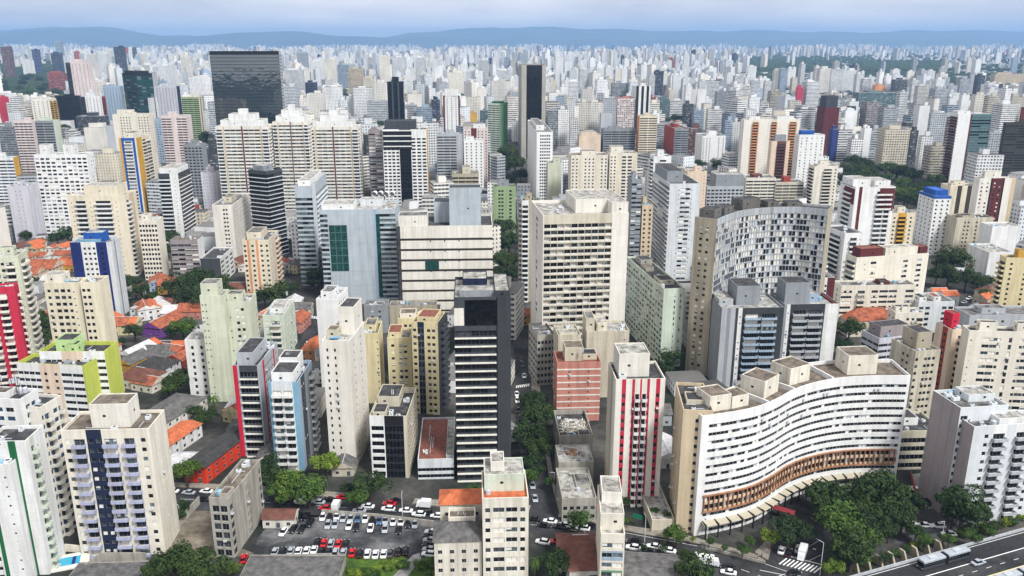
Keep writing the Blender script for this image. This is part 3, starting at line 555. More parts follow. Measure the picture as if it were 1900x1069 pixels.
T('apartment_tower','beige tower with brown balcony column and grey roof box',(1432,262),358,(1427,258),1466,r='.3n .5b1:brown .2n',l='1n',wall='peach',g='d',near=False,rb=[(.2,.8,.2,.8,7,'grey','grey')])
T('apartment_tower','plain white tower before the small wood',(1304,252),318,(1291,248),1347,r='.5w3 .3n .5w2',l='1w2',wall='white',g='d',near=False,dirt=.2)
T('office_block','grey block with white window grid and concrete roof drum',(1312,346),402,'d16',1380,r='1W9',l='1W3',wall='ltgrey',g='d',near=False,roof='light',rb=[(.25,.98,.1,.9,11,'grey','light')])
T('apartment_block','salmon slab partly hidden behind white zigzag tower',(1276,318),415,'d12',1312,r='1n .3s1',l='1n',wall='peach',g='d',near=False)
T('apartment_tower','yellow striped tower with orange side',(1187,215),302,(1182,213),1220,r='1r2:cream2',l='1n:orange',wall='cream2',g='d',near=False)
T('office_building','red brick office with dark ribbon windows',(1252,239),302,(1233,236),1278,r='1r2:grey',l='1n:brick',wall='brick',g='d',near=False)
T('office_tower','white tower with dark vertical stripes',(1181,160),255,(1172,159),1208,r='.3n:black .3n .3n:black .3n .3n:black .2n',l='1n',wall='white',g='d',near=False)
T('office_block','pink grid office block beside striped tower',(1146,183),255,(1140,182),1178,r='1W8:pink',l='1n',wall='salmon',g='m',near=False)
T('apartment_building','round beige church-like block with chimney',(1075,250),305,'d14',1115,r='1n',l='1n',wall='peach',near=False,rb=[(.1,.8,.2,.8,4,'peach'),(.0,.12,.0,.3,2,'beige')])
T('apartment_block','grey concrete block among trees behind beige round block',(1120,240),300,'d20',1180,r='1r4',l='1n',wall='grey',g='d',near=False)
t=T('apartment_block','twin cream towers with small square windows',(1060,288),408,(1055,285),1128,r='.4w2 .25n:cream2 .6w3 .25n:cream2 .4w2',l='1w2',wall='cream',g='d',near=False,rb=[(.3,.7,.2,.8,4,'cream')])
T('','right cream tower',(1132,284),405,'d16',1183,r='.3w2 .2n:cream2 .5W2 .2n:cream2',l='1n',wall='cream',g='d',near=False,wing=t,rb=[(.05,.5,.2,.8,6,'cream')])
T('apartment_tower','white tower with grid windows beside sage slab',(996,245),378,(979,243),1026,r='.25n .9W5 .2n',l='1w2',wall='white',g='d',near=False,dirt=.2,rb=[(.1,.6,.2,.8,5,'white')])
T('apartment_block','blank sage green slab',(1017,302),392,'d12',1042,r='1n',l='1n',wall='sage',near=False,rb=[(.4,.9,.2,.8,5,'sage')])
T('office_tower','dark slab tower framed in pale concrete',(968,121),295,(962,122),1013,r='.28n:concrete .9g1:black .22n:concrete',l='1n:concrete',wall='concrete',g='k',near=False,rb=[],top=4,dirt=.3)
T('apartment_tower','bright green slab with ribbon windows',(927,192),290,905,942,l='1r3:mint',r='1n:green2',wall='green2',g='d',near=False,a=60,rb=[(.2,.8,.2,.8,3,'green')])
T('office_tower','narrow black tower with fluted sides',(748,152),268,718,'d16',l='.3g1:black .1n:dkgrey .3g1:black .1n:dkgrey .3g1:black',r='1g2:black',wall='black',g='k',near=False,rb=[(.2,.6,.3,.7,8,'black')])
# --- middle left
T('apartment_tower','pinkish white tower with rows of punched windows',(905,238),352,860,'d16',l='.4w2 .3n:maroon .6w3',r='1w4:peach',wall='pink',g='d',near=False,rb=[(.2,.8,.1,.6,5,'white')])
T('apartment_tower','white tower in front of pinkish tower',(897,260),362,861,'d14',l='1w4',r='1w2',wall='white',g='d',near=False,dirt=.2)
T('apartment_tower','grey and white grid tower beside pinkish tower',(858,248),352,810,'d14',l='1r3 .3n',r='1w2',wall='ltgrey',g='d',near=False)
T('apartment_tower','white tower with brown portal frame on top',(853,178),285,822,'d14',l='.13n:maroon 1w3 .13n:maroon',r='1w2',wall='white',g='d',near=False,rb=[(.0,1,.05,.95,1,'maroon'),(.1,.9,.1,.9,10,'white')])
t=T('office_tower','dark glass tower with white window grid and yellow side',(791,240),398,709,'d22',l='1.0W4:white .7g1:black .95W3:white',r='1n:gold',wall='white',g='k',near=False,roof='dark',dirt=.2,rb=[(.1,.95,.25,.95,8,'dkgrey','slate')],top=6,
  pan=[('glass_panel','l',.01,.66,.77,.985,'glass_dark',.3)]+[('floor_line','l',.02,.66,z_,z_+.013,'white',.45) for z_ in (.8,.86,.92,.98)])
T('apartment_tower','mauve block squeezed beside dark grid tower',(708,242),392,683,'d16',l='1r2',r='1n',wall='mauve',g='m',near=False)
for i,(fx,yt,lx,yb,lab) in enumerate(((497,234,399,402,'ornate cream tower with stepped crown, leftmost of three'),(571,226,505,396,'ornate cream tower with stepped crown, middle of three'),(664,235,570,388,'ornate cream tower with stepped crown, rightmost of three'))):
    T('apartment_tower',lab,(fx,yt),yb,lx,'d22',l='.45b1:offwhite/white .1n:tan 1.1r3:offwhite/white .1n:maroon 1.1r3:offwhite/white .1n:tan .45b1:offwhite/white',r='.3b1 .1n:tan 1r2',wall='offwhite',g='t',near=False,dirt=.15,roof='light',fh=3.0,rb=[(.05,.95,.1,.9,6,'white','light'),(.15,.85,.25,.75,11,'white','light'),(.3,.6,.42,.58,15,'white','light')],group='ornate cream towers')
T('apartment_tower','dark grey tower with white zigzag slab edges',(493,318),478,460,523,l='1f1:dkgrey/white2',r='1f2:dkgrey/white2',wall='dkgrey',g='d',near=False,roof='dark',fh=3.0,a=62,rb=[(.2,.8,.3,.9,4,'grey','light')])
T('apartment_tower','pale steel tower with glass balconies',(578,345),530,546,(605,335),l='1R3:metal',r='.3n:white2 1f2:metal/white2',wall='metal',g='t',near=False,dirt=.2,roof='light',top=6,rb=[(.1,.9,.2,.9,3.5,'white','light')])
t=T('office_building','metal clad office with tall green glass window',(733,388),563,592,'d30',l='.34R2:metal .82n:metal .38n:metal .78n:metal .22n:bluegrey .8R3:metal',r='1n',wall='metal',g='t',near=False,dirt=.25,roof='light',rb=[(.02,.5,.55,.97,4,'white','light'),(.5,.8,.2,.5,4,'white2','light')],clut=9,
  pan=[('glass_panel','l',.115,.35,.36,.84,'glass_green',.2),('glass_panel','l',.74,.79,.07,.95,'glass_green',.2)]+[('mullion','l',.115,.35,z_,z_+.005,'teal',.26) for z_ in (.44,.52,.6,.68,.76)]+[('mullion','l',x_,x_+.006,.36,.84,'teal',.25) for x_ in (.19,.27)]+[('panel_joint','l',.355,.73,z_,z_+.004,'bluegrey',.04) for z_ in (.2,.35,.5,.65,.8)])
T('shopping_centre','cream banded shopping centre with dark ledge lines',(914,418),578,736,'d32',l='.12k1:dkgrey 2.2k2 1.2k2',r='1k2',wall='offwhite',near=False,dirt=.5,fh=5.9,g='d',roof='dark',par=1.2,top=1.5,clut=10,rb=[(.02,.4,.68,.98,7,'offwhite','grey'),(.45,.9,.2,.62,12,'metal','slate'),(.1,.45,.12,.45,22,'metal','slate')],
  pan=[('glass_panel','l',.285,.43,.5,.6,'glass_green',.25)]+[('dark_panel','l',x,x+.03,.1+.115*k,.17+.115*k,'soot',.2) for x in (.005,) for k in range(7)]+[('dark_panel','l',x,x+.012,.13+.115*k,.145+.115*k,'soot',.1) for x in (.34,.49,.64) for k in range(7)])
# left group
T('apartment_tower','big cream tower with twin balcony columns and pool terrace',(232,362),512,124,(252,352),l='.5s1 .9b1:cream2/white .55s1 1.4b1:cream2/white .55s1 .5n',r='.4b1:cream2/white .5n:tan .3n',wall='cream2',near=False,g='t',dirt=.25,roof='light',top=2,rb=[(.1,.9,.12,.72,7,'cream2','light'),(.2,.8,.75,.97,1,'white','light')])
T('parking_garage','cream garage block with square dark openings',(256,409),520,'d12',(290,396),r='1W6',l='1n',wall='cream',g='k',near=False,fh=3.2,roof='light',rb=[(.1,.5,.2,.8,4,'cream')])
T('apartment_tower','white slab with a full grid of dark windows',(160,286),438,62,(173,279),l='1W10',r='.3n .4w2',wall='white',g='m',near=False,dirt=.2,rb=[(.2,.8,.25,.45,8,'white'),(.2,.8,.72,.9,8,'white')])
T('apartment_tower','lilac white tower with small windows and shadowed side',(50,345),450,12,(70,337),l='.6n .4s1 .5s1 .5n',r='1s4:lilac',wall='lilac',g='d',near=False,dirt=.3)
T('apartment_tower','yellow and white tower with blue arch stripes',(252,256),402,220,(278,246),l='.3n:gold .34n:blue 1.1b1:white/white .34n:blue .2n',r='.6n:gold 1b2:cream2/cream',wall='cream',g='l',near=False,dirt=.2,rb=[(.1,.7,.2,.8,5,'cream')],pan=[('blue_arch','l',.13,.91,.965,1.0,'blue',.1)])
T('apartment_block','blue-white striped block at the left edge',(24,292),385,-20,(34,288),l='1r3',r='1n:gold',wall='white',g='b',near=False)
T('apartment_tower','pinkish tower with brown window rows',(58,224),332,25,'d13',l='1r4:pink',r='1n',wall='pink',g='d',near=False)
T('apartment_tower','pale green grey tower with terraces',(98,224),330,60,(110,220),l='1r2:grey',r='1n:mint',wall='mint',g='d',near=False)
T('apartment_tower','cream tower with tan balcony side',(91,184),290,57,(104,178),l='1w4',r='1b2:cream2/gold',wall='offwhite',g='d',near=False)
T('apartment_tower','pink white tower with rows of small windows',(165,116),225,121,(170,115),l='.25b1:dkgrey 1w5',r='1n',wall='pink',g='d',near=False,rb=[(.2,.8,.2,.8,4,'pink'),(.3,.7,.3,.7,7,'pink')])
T('apartment_tower','dark navy glass block behind pink striped tower',(143,178),242,101,'d14',l='1R4:black',r='1n',wall='black',g='k',near=False)
T('apartment_tower','white block with brown brick side',(188,179),250,148,'d14',l='.3b1:dkgrey 1w5',r='1b2:brick',wall='white',g='d',near=False)
T('office_building','blue grey slab with plain front',(222,160),245,190,'d14',l='1w6',r='1n',wall='bluegrey',g='b',near=False)
T('office_tower','black green glass tower with sharp corner',(253,137),245,226,282,l='1g4:black',r='1g4:black',wall='black',g='e',near=False,a=48,rb=[(.1,.9,.1,.9,5,'black','slate')],top=3)
T('office_block','lilac grey office block beside black glass tower',(327,160),235,287,'d18',l='1w7',r='1n:navy2',wall='lilac',g='d',near=False)
T('apartment_block','cream block with green grey shutters',(368,180),268,336,'d16',l='1r3:sage2',r='.6n:yellow .3n:navy2 .5w2',wall='cream',g='d',near=False)
T('office_tower','huge dark mirrored glass slab on the skyline',(517,95),300,388,'d14',l='1g14:black',r='1r2:ltgrey',wall='black',g='M',near=False,rb=[],top=3,fh=4)
T('apartment_block','pink balconied blocks below black glass tower',(345,215),330,298,'d18',l='.6r2:pink .3n .6r2:pink',r='1w3',wall='pink',g='d',near=False)
T('apartment_tower','cream terraced block behind yellow and blue tower',(275,212),335,208,'d16',l='.4n .7w4 .4n .7w4',r='1w3',wall='cream',g='d',near=False)
T('apartment_tower','black balcony tower with white central strip',(330,322),440,293,(352,298),l='1b1:dkgrey/white2 .75s1:white',r='1f2:dkgrey/white',wall='dkgrey',g='d',near=False,rb=[(.05,.95,.05,.95,5,'white','light')],dirt=.2)
T('apartment_block','mauve grey block with open galleries',(366,445),520,315,'d12',l='1r4',r='1n:white',wall='mauve',g='m',near=False,roof='brown',rb=[])
T('apartment_block','small white block with large square openings',(408,479),528,371,(432,459),l='1n:dkgrey',r='1W3',wall='white',g='d',near=False,roof='dark',rb=[])
T('apartment_tower','white tower with blank front and one window column',(430,380),485,393,(462,358),l='1.1n .6w2 .5n',r='.1n 1w9 .1n',wall='offwhite',g='d',near=False,rb=[(.3,.6,.3,.7,4,'beige')])
T('apartment_tower','cream tower with orange corner stripe',(498,445),552,449,(516,425),l='.4w1 .2n:orange .6w1 .2n:orange .6w1 .4w1',r='.3w1 .3n:peach .4b1:cream/peach',wall='cream2',g='d',near=False,rb=[(.2,.8,.35,.9,4.5,'cream2')])
T('apartment_tower','dark green grey block behind black balcony tower',(374,268),372,340,'d14',l='1W5:grey',r='1n',wall='grey',g='d',near=False)
T('apartment_tower','small white block with red roof behind dark tower',(400,320),395,372,'d12',l='1s4',r='1n',wall='lilac',g='d',near=False,roof='red')
# mid centre fill
T('apartment_tower','olive green tower with dark window strips',(957,346),440,915,'d14',l='.4n .5W2 .4n .3W1 .3n',r='1n',wall='sage2',g='d',near=False,a=92.9,rb=[(.2,.7,.3,.8,5,'grey')])
T('apartment_tower','slim white and grey tower hugging the hotel',(968,372),560,'d12',992,r='.5b1:white .4n',l='1b2:concrete',wall='beige2',g='d',near=False,a=2.9)
T('apartment_block','concrete drum block with ochre base behind shopping centre',(888,322),430,838,'d16',l='1r4:beige2',r='1n:gold',wall='beige2',g='d',near=False,rb=[(.2,.8,.3,.6,6,'beige')])
T('apartment_block','blue and white block behind dark balcony tower',(912,540),660,845,'d14',l='.8n:navy2 .6n .9w3',r='1n',wall='white',g='d',roof='light',near=False,rb=[(.2,.9,.2,.5,7,'white','light')],H=None)
T('apartment_tower','slim grey tower with shutters right of hotel',(1173,332),520,'d14',1192,r='1r2',l='1n',wall='grey',g='m',near=False)
T('apartment_tower','tan slim tower squeezed between grey and white towers',(1192,380),520,'d14',1212,r='1w2',l='1n',wall='tan',g='d',near=False)
T('apartment_tower','white stepped tower with open terraces behind zigzag tower',(1213,290),432,'d14',1246,r='.4n .6b1 .3n',l='1b1',wall='white',g='d',near=False)
# right foreground
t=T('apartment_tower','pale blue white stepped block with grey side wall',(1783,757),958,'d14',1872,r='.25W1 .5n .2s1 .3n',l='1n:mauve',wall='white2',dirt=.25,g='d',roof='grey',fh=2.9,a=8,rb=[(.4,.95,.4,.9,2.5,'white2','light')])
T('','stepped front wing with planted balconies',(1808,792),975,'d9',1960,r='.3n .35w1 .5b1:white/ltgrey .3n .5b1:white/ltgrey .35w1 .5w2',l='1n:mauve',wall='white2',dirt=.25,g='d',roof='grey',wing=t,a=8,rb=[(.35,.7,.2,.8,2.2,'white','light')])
T('apartment_tower','stained beige twin-face tower behind wavy block',(1700,652),788,(1655,628),1746,l='.6n .5w2 .3n',r='.3w1 .4n .6w2 .4w1 .3n',wall='beige',dirt=1.0,g='d',roof='grey',rb=[(.3,.9,.3,.9,7,'beige2','dark')],a=25)
T('office_block','lavender grey terraced block behind wavy block',(1632,628),715,(1600,612),1702,r='1r4',l='1r3',wall='lilac',dirt=.6,g='d',roof='grey',rb=[(.15,.9,.3,.95,5,'mauve','dark')],a=30)
T('apartment_tower','peach tower with red roof tank room',(1768,612),748,(1737,598),1792,l='.5n .35w1:brick .3n',r='.4n .5b1:peach',wall='peach',g='d',roof='dark',rb=[(.25,.8,.3,.8,7,'red','red')],near=True,a=25)
T('apartment_block','wide cream slab with ribbon windows at the right edge',(1799,613),772,(1786,603),1985,r='.35s1 .4n .8r2 .2w1 .3n .35v1 .3n .2w1 .9r2 .3n .8r2 .3n',l='1n',wall='cream',dirt=.35,g='l',roof='dark',near=True,rb=[(.12,.3,.3,.8,4,'cream','dark'),(.5,.7,.3,.8,4,'cream','dark')])
T('apartment_block','small cream block with orange awning',(1662,580),640,(1648,570),1716,r='.5n .5w2 .4b1',l='1w2',wall='cream',g='d',near=True,rb=[(.1,.6,.4,.9,3,'cream','dark')])
T('apartment_block','low white house block with dark skylights',(1705,560),618,'d16',1772,r='.5W2 .4n .5W2',l='1n',wall='white2',g='d',near=False,rb=[(.1,.3,.2,.7,2.4,'white','dark'),(.5,.7,.2,.7,2.6,'white','red')])
T('commercial_building','low dark-roofed block with planted terraces by ramp',(1672,800),872,'d16',1752,r='1R5',l='1n',wall='beige',g='k',roof='dark',rb=[(.1,.6,.4,.9,3,'white','dark')],clut=3)
T('apartment_block','long grey flat slab on the right edge behind peach tower',(1800,585),652,'d14',1950,r='1w6',l='1n',wall='ltgrey',g='d',near=False,rb=[(.2,.5,.3,.8,3,'ltgrey')])
T('apartment_block','white shed-roofed block below beige tower',(1836,468),520,'d24',1880,r='1n .4r2',l='1n',wall='white',g='d',near=False,roof='light',rb=[])
T('apartment_block','blank white block beside maroon striped tower',(1842,420),500,'d14',1895,r='1n',l='1n',wall='white',near=False,roof='light',rb=[])
T('apartment_block','cream block with brown stripes in front of park',(1764,345),430,'d14',1818,r='.4n .25n:soot .3n .25n:soot .4n',l='1n',wall='cream2',g='d',near=False)
T('apartment_block','yellow balconied block behind white maroon tower',(1655,395),500,'d12',1700,r='.3w1 .4b1:gold/gold .4w1',l='1n',wall='cream2',g='d',near=False)
T('apartment_block','cream tower with stepped terraces left of park',(1512,308),392,'d14',1556,r='.5n .6b1 .3w1',l='1b1',wall='cream',g='d',near=False)
T('apartment_block','low salmon and white strip block with red tank',(1440,338),388,'d18',1492,r='1r4:beige',l='1n',wall='white',g='d',near=False,rb=[(.35,.6,.3,.7,5,'brick','red')])
T('apartment_block','low terraced white block left of red tank',(1385,330),388,'d20',1440,r='1r4',l='1n',wall='cream',g='d',near=False,rb=[(.3,.6,.3,.8,3,'brown','red')])
# centre street side
T('commercial_building','half demolished house with rubble on its floor',(1038,808),850,'d22',1100,r='.6n .3W1 .3n',l='1W3',wall='concrete',dirt=1,roof='dark',g='k',par=1.8,rb=[(.6,.95,.05,.3,1,'concrete','dark')],clut=6)
mural=T('commercial_building','low building with painted brown figure on its roof slab',(1037,858),905,'d13',1102,r='1n',l='1n',wall='concrete',dirt=.9,roof='light',g='d',par=.25,rb=[(.62,.85,.0,.12,1.2,'ltgrey','light')],clut=0)
T('shop_building','corner shop block with grey shed roof and curved front',(1043,925),968,'d20',1107,H=8.5,r='.8w3 .6w2',l='1w4',wall='concrete',dirt=.8,roof='light',g='d',rb=[(.5,.95,.4,.8,1,'concrete','grey')],clut=3)
T('garden_house','low garden podium before white crimson tower',(1210,968),985,'d26',1252,H=4,r='1n .5R1',l='1n',wall='beige',roof='light',par=.8,rb=[],clut=0,g='k')
# ---------------------------------------------------------------- ground, hills, roads
def gmat(k,stops,sc,sc2,lo=.6):
    m,t,b=newmat(k); n=posnoise(t,sc,(1,1,1),8,.65); f=posnoise(t,sc2,(1,1,1),5,.7)
    t.links.new(mul(t,ramp(t,n,stops),ramp(t,f,[(.32,(lo,lo,lo)),(.66,(1.1,1.1,1.1))])),b.inputs['Base Color']); b.inputs['Roughness'].default_value=.93; b.inputs['Specular IOR Level'].default_value=.2; MATS[k]=m; return m
GROUND=gmat('ground',[(.34,(.012,.022,.01)),(.46,(.035,.037,.033)),(.56,(.08,.077,.07)),(.68,(.13,.12,.105))],.02,.35)
ASPH=gmat('asphalt',[(.36,(.024,.025,.027)),(.64,(.07,.071,.074))],.06,.6,.55); ASPH2=gmat('lot_asphalt',[(.4,(.03,.032,.035)),(.5,(.08,.082,.087)),(.6,(.17,.17,.173))],.075,.7,.75)
PAVE=gmat('pavement',[(.3,(.2,.18,.15)),(.7,(.36,.33,.28))],.08,.8); CONC=gmat('concrete_slab',[(.3,(.22,.22,.215)),(.7,(.4,.4,.39))],.06,.5)
PAINT=simple('road_paint','white',.7); GRASS=gmat('grass',[(.3,(.03,.055,.012)),(.5,(.075,.14,.02)),(.7,(.16,.24,.035))],.12,.9)
g=MB(); nx=40
g.q((-36000,-1500,0),(36000,-1500,0),(36000,37500,0),(-36000,37500,0),GROUND); tag(g.build('ground'),kind='structure')
def sheet(name,pts,z,m,kind='structure',world=False):
    b=MB(); p=[(*(q if world else at(*q)),z) for q in pts]; b.poly(p,m); return tag(b.build(name),kind=kind)
def raised(name,pts,z,m,ms=None,kind='structure'):
    b=MB(); p=[at(*q) for q in pts]; n=len(p)
    for i in range(n): b.q((*p[i],-.2),(*p[(i+1)%n],-.2),(*p[(i+1)%n],z),(*p[i],z),ms or m)
    b.poly([(*q,z) for q in p],m); return tag(b.build(name),kind=kind)
AVE_U=[(285,902),(500,914),(640,926),(810,942),(985,957),(1055,962),(1160,987),(1300,1012),(1420,1043),(1560,1092)]; AVE_L=[(285,946),(470,950),(600,955),(800,966),(985,990),(1060,1003),(1160,1016),(1240,1042),(1330,1070),(1440,1110)]
sheet('avenue',AVE_U+AVE_L[::-1],.010,ASPH)
sheet('street',[(986,962),(975,900),(962,820),(957,700),(949,600),(952,560),(968,560),(973,600),(988,700),(1003,800),(1016,880),(1040,965)],.014,ASPH)
sheet('street',[(548,690),(556,640),(570,590),(580,560),(596,560),(592,610),(588,660),(590,700)],.014,ASPH)
sheet('street',[(1436,985),(1500,960),(1545,985),(1535,1050),(1500,1120),(1430,1120),(1420,1043)],.018,ASPH)
sheet('street',[(0,492),(60,470),(130,462),(210,485),(250,470),(270,480),(215,500),(130,480),(30,505)],.018,ASPH)
sheet('street',[(1760,600),(1800,560),(1860,530),(1900,520),(1900,540),(1850,560),(1810,590),(1800,620)],.018,ASPH)
sheet('car_park',[(470,1030),(478,1000),(496,976),(600,958),(700,966),(815,980),(812,1045),(770,1032),(640,1030),(500,1036)],.02,ASPH2)
sheet('car_park',[(1692,880),(1722,876),(1748,940),(1718,946),(1705,925)],.02,CONC)
sheet('car_park',[(1655,985),(1760,968),(1800,975),(1790,990),(1660,1010)],.02,ASPH2)
raised('pavement',[(500,955),(600,958),(800,970),(815,978),(700,965),(600,957)],.14,PAVE)
raised('pavement',[(770,925),(985,938),(980,955),(810,939),(765,935)],.14,PAVE)
raised('pavement',[(1046,955),(1060,950),(1110,965),(1160,975),(1260,990),(1400,1028),(1420,1041),(1300,1010),(1160,985),(1055,960)],.14,PAVE)
raised('pavement',[(1400,1025),(1440,985),(1436,1000),(1425,1040)],.14,PAVE)
raised('pavement',[(990,790),(985,700),(1000,700),(1010,790),(1030,900),(1050,950),(1040,960),(1018,880),(1004,800)],.14,PAVE)
raised('pavement',[(310,895),(480,902),(640,915),(640,925),(500,913),(310,903)],.14,PAVE)
sheet('vacant_lot',[(350,935),(405,925),(400,1000),(480,1030),(340,1040),(300,1010)],.008,gmat('dirt',[(.35,(.1,.085,.065)),(.65,(.3,.26,.2))],.1,.6))
tag(sheet('grass',[(600,1040),(640,1030),(745,1030),(762,1042),(720,1085),(600,1085)],.03,GRASS),kind='stuff'); tag(sheet('grass',[(762,1060),(790,1030),(806,1040),(806,1085),(740,1085)],.03,GRASS),kind='stuff')
sheet('path',[(766,1030),(778,1026),(782,1036),(745,1085),(715,1085)],.034,CONC)
def stripe(a,b,w=.15,z=.024,m=None):
    p,q=Vector(at(*a)),Vector(at(*b)); d=(q-p).normalized(); n=Vector((-d.y,d.x))*w/2; B=MB(); B.q((*(p-n),z),(*(q-n),z),(*(q+n),z),(*(p+n),z),m or PAINT); return B
def marking(Bs,label=None):
    o=MB()
    for b in Bs:
        k=len(o.v); o.v+=b.v; o.f+=[tuple(i+k for i in f) for f in b.f]; o.m+=[o.mi(PAINT)]*len(b.f)
    return tag(o.build('road_marking'),kind='structure')
def zebra(c0,c1,dx,dy,n,w=.45):
    return [stripe((c0[0]+(c1[0]-c0[0])*i/(n-1),c0[1]+(c1[1]-c0[1])*i/(n-1)),(c0[0]+(c1[0]-c0[0])*i/(n-1)+dx,c0[1]+(c1[1]-c0[1])*i/(n-1)+dy),w) for i in range(n)]
marking(zebra((1446,1047),(1510,1063),14,-11,10)); marking(zebra((568,589),(588,592),-2,-5,7,.5)); marking(zebra((958,720),(980,717),2,-5,7)); marking(zebra((62,465),(88,462),-4,5,7,.6))
marking([stripe((1468,1033),(1525,1048),.35),stripe((1500,1015),(1520,1003),.12),stripe((1498,1042),(1523,1030),.12),stripe((1508,1018),(1514,1020),.5)])
def lerp_px(A,B,t): return [(a[0]*(1-t)+b[0]*t,a[1]*(1-t)+b[1]*t) for a,b in zip(A,B)]
L_=lerp_px(AVE_U,AVE_L,.5); marking([stripe((a[0]+(b[0]-a[0])*k/4,a[1]+(b[1]-a[1])*k/4),(a[0]+(b[0]-a[0])*(k+.5)/4,a[1]+(b[1]-a[1])*(k+.5)/4),.14) for a,b in zip(L_[:-1],L_[1:]) for k in range(4)])
marking([stripe(a,b,.14) for a,b in zip(lerp_px(AVE_U,AVE_L,.06)[5:],lerp_px(AVE_U,AVE_L,.06)[6:])]+[stripe((1410,1058),(1480,1072),.2),stripe((1430,1075),(1470,1060),.2)])
# elevated highway in the lower right corner
HA,HB=at(1587,1072,2.5),at(1905,983,2.5); hu=Vector((HB[0]-HA[0],HB[1]-HA[1])).normalized(); hv=Vector((hu.y,-hu.x))
def HP(s,t): return (HA[0]+hu.x*s+hv.x*t,HA[1]+hu.y*s+hv.y*t)
b=MB(); b.obox(HP(-60,0),hu,hv,220,48,-.1,2.5,CONC,ASPH); tag(b.build('highway'),kind='structure')
def hbox(name,t,w,z0,z1,m,label=None,cat=None,kind=None,s0=-60,s1=160):
    b=MB(); b.obox(HP(s0,t),hu,hv,s1-s0,w,z0,z1,m); o=b.build(name); return tag(o,label,cat,None,kind)
hbox('highway_barrier',-.3,.3,-.1,3.4,wall_mat('ltgrey'),'low pale concrete barrier along the highway above the ramp trees','barrier')
hbox('highway_barrier',13.6,.5,2.5,3.2,wall_mat('yellow'),'yellowish median barrier between the highway lanes','barrier')
marking([]) if False else None
def hline(t,w=.18,dash=False):
    o=MB()
    for k in range(1 if not dash else 40):
        s0,s1=((-60,160) if not dash else (-60+k*5.5,-58+k*5.5)); a,c=HP(s0,t),HP(s1,t); d,e=HP(s1,t+w),HP(s0,t+w); o.q((*a,2.512),(*c,2.512),(*d,2.512),(*e,2.512),PAINT)
    tag(o.build('road_marking'),kind='structure')
hline(.6); hline(6.6,.3); hline(10,.15,True); hline(13.2); hline(14.6); hline(18,.15,True); hline(21.5)
b=MB(); a_=[HP(-60,.8),HP(160,.8),HP(160,6.4),HP(-60,6.4)]; b.poly([(*p,2.506) for p in a_],gmat('bus_lane',[(.3,(.022,.024,.026)),(.7,(.05,.05,.053))],.05,.6,.7)); tag(b.build('bus_lane'),kind='structure')
# hills
HILL=gmat('hill_forest',[(.3,(.03,.045,.025)),(.7,(.07,.09,.05))],.0006,.004)
def hills(name,D,prof,base,seed,w):
    b=MB(); r=random.Random(seed); n=160; x0,x1=-D*.95,D*.95; pts=[]
    for i in range(n+1):
        X=x0+(x1-x0)*i/n; px=CX+FP*X/(D*ct+(CH-300)*st) ; y=float(np.interp(px,[p[0] for p in prof],[p[1] for p in prof]))+1.2*math.sin(i*.9+seed)+r.uniform(-.7,.7)
        d=ray(px,y); pts.append((X,max(20,CH+d[2]*D/d[1])))
    rows=[(-w,0.0),(-w*.6,.35),(-w*.3,.72),(0,1),(w*.5,.55),(w,0)]
    for (d0,h0),(d1,h1) in zip(rows[:-1],rows[1:]):
        for i in range(n):
            (xa,za),(xb,zb)=pts[i],pts[i+1]; ja=math.sin(i*.7+d0)*w*.06; jb=math.sin((i+1)*.7+d0)*w*.06
            b.q((xa,D+d0+ja*(h0<1),za*h0),(xb,D+d0+jb*(h0<1),zb*h0),(xb,D+d1+jb*(h1<1),zb*h1),(xa,D+d1+ja*(h1<1),za*h1),HILL)
    tag(b.build(name),kind='structure')
hills('hills',22000,[(-300,66),(0,64),(60,58),(130,53),(200,56),(260,62),(330,70),(400,64),(470,60),(530,57),(600,64),(720,71),(760,66),(850,72),(1200,74),(2200,72)],0,1,1800)
hills('hills',25500,[(-300,60),(0,55),(180,48),(300,66),(700,72),(760,62),(830,55),(900,52),(980,50),(1060,52),(1130,54),(1200,57),(1300,58),(1400,56),(1500,59),(1600,60),(1700,57),(1800,56),(1900,58),(2200,55)],0,5,2200)
# ---------------------------------------------------------------- labels that point at the nearest building
def anchor(x,y,skip=None):
    return min((k for k in KEYS if k is not skip),key=lambda k:math.hypot(k['c'][0]-x,(k['c'][1]-y))-.25*(k['box'][2]-k['box'][0])*.1)
def short(ph,n):
    w=ph.split()[:n]
    while w[-1] in('a','an','the','of','with','and','by','in','on','to','its','at','from','behind','below','beside','before','between','under','over','small','two','full','brown','blue','white','grey','dark','twin','blank','black'): w.pop()
    return ' '.join(w)
PEND=[]   # (object, adjective phrase, noun plural-ready text, x, y) -> unique labels at the end
def pend(o,text,x,y): PEND.append((o,text,x,y))
ORD=['first','second','third','fourth','fifth','sixth','seventh','eighth','ninth','tenth','eleventh','twelfth','thirteenth','fourteenth','fifteenth','sixteenth']+['seventeenth','eighteenth','nineteenth','twentieth']+['twenty'+'-'+x for x in ('first','second','third','fourth','fifth','sixth','seventh','eighth','ninth')]+['thirtieth']+['thirty-'+x for x in ('first','second','third','fourth','fifth','sixth','seventh','eighth')]
def settle():
    by={}
    for o,text,x,y in PEND:
        k=anchor(x,y); by.setdefault((text,k['ph']),[]).append((proj(x,y,0)[0],o))
    for (text,ph),l in by.items():
        l.sort(key=lambda t:t[0]); p=short(ph,9)
        for i,(_,o) in enumerate(l):
            if len(l)==1: o['label']=f'{text} by the {short(ph,13-len(text.split()))}'
            else:
                pre='leftmost' if i==0 else 'rightmost' if i==len(l)-1 else (ORD[i] if i<38 else 'further')+' from left'
                o['label']=f'{text} by {short(ph,15-len(text.split())-len(pre.split()))}, {pre}'
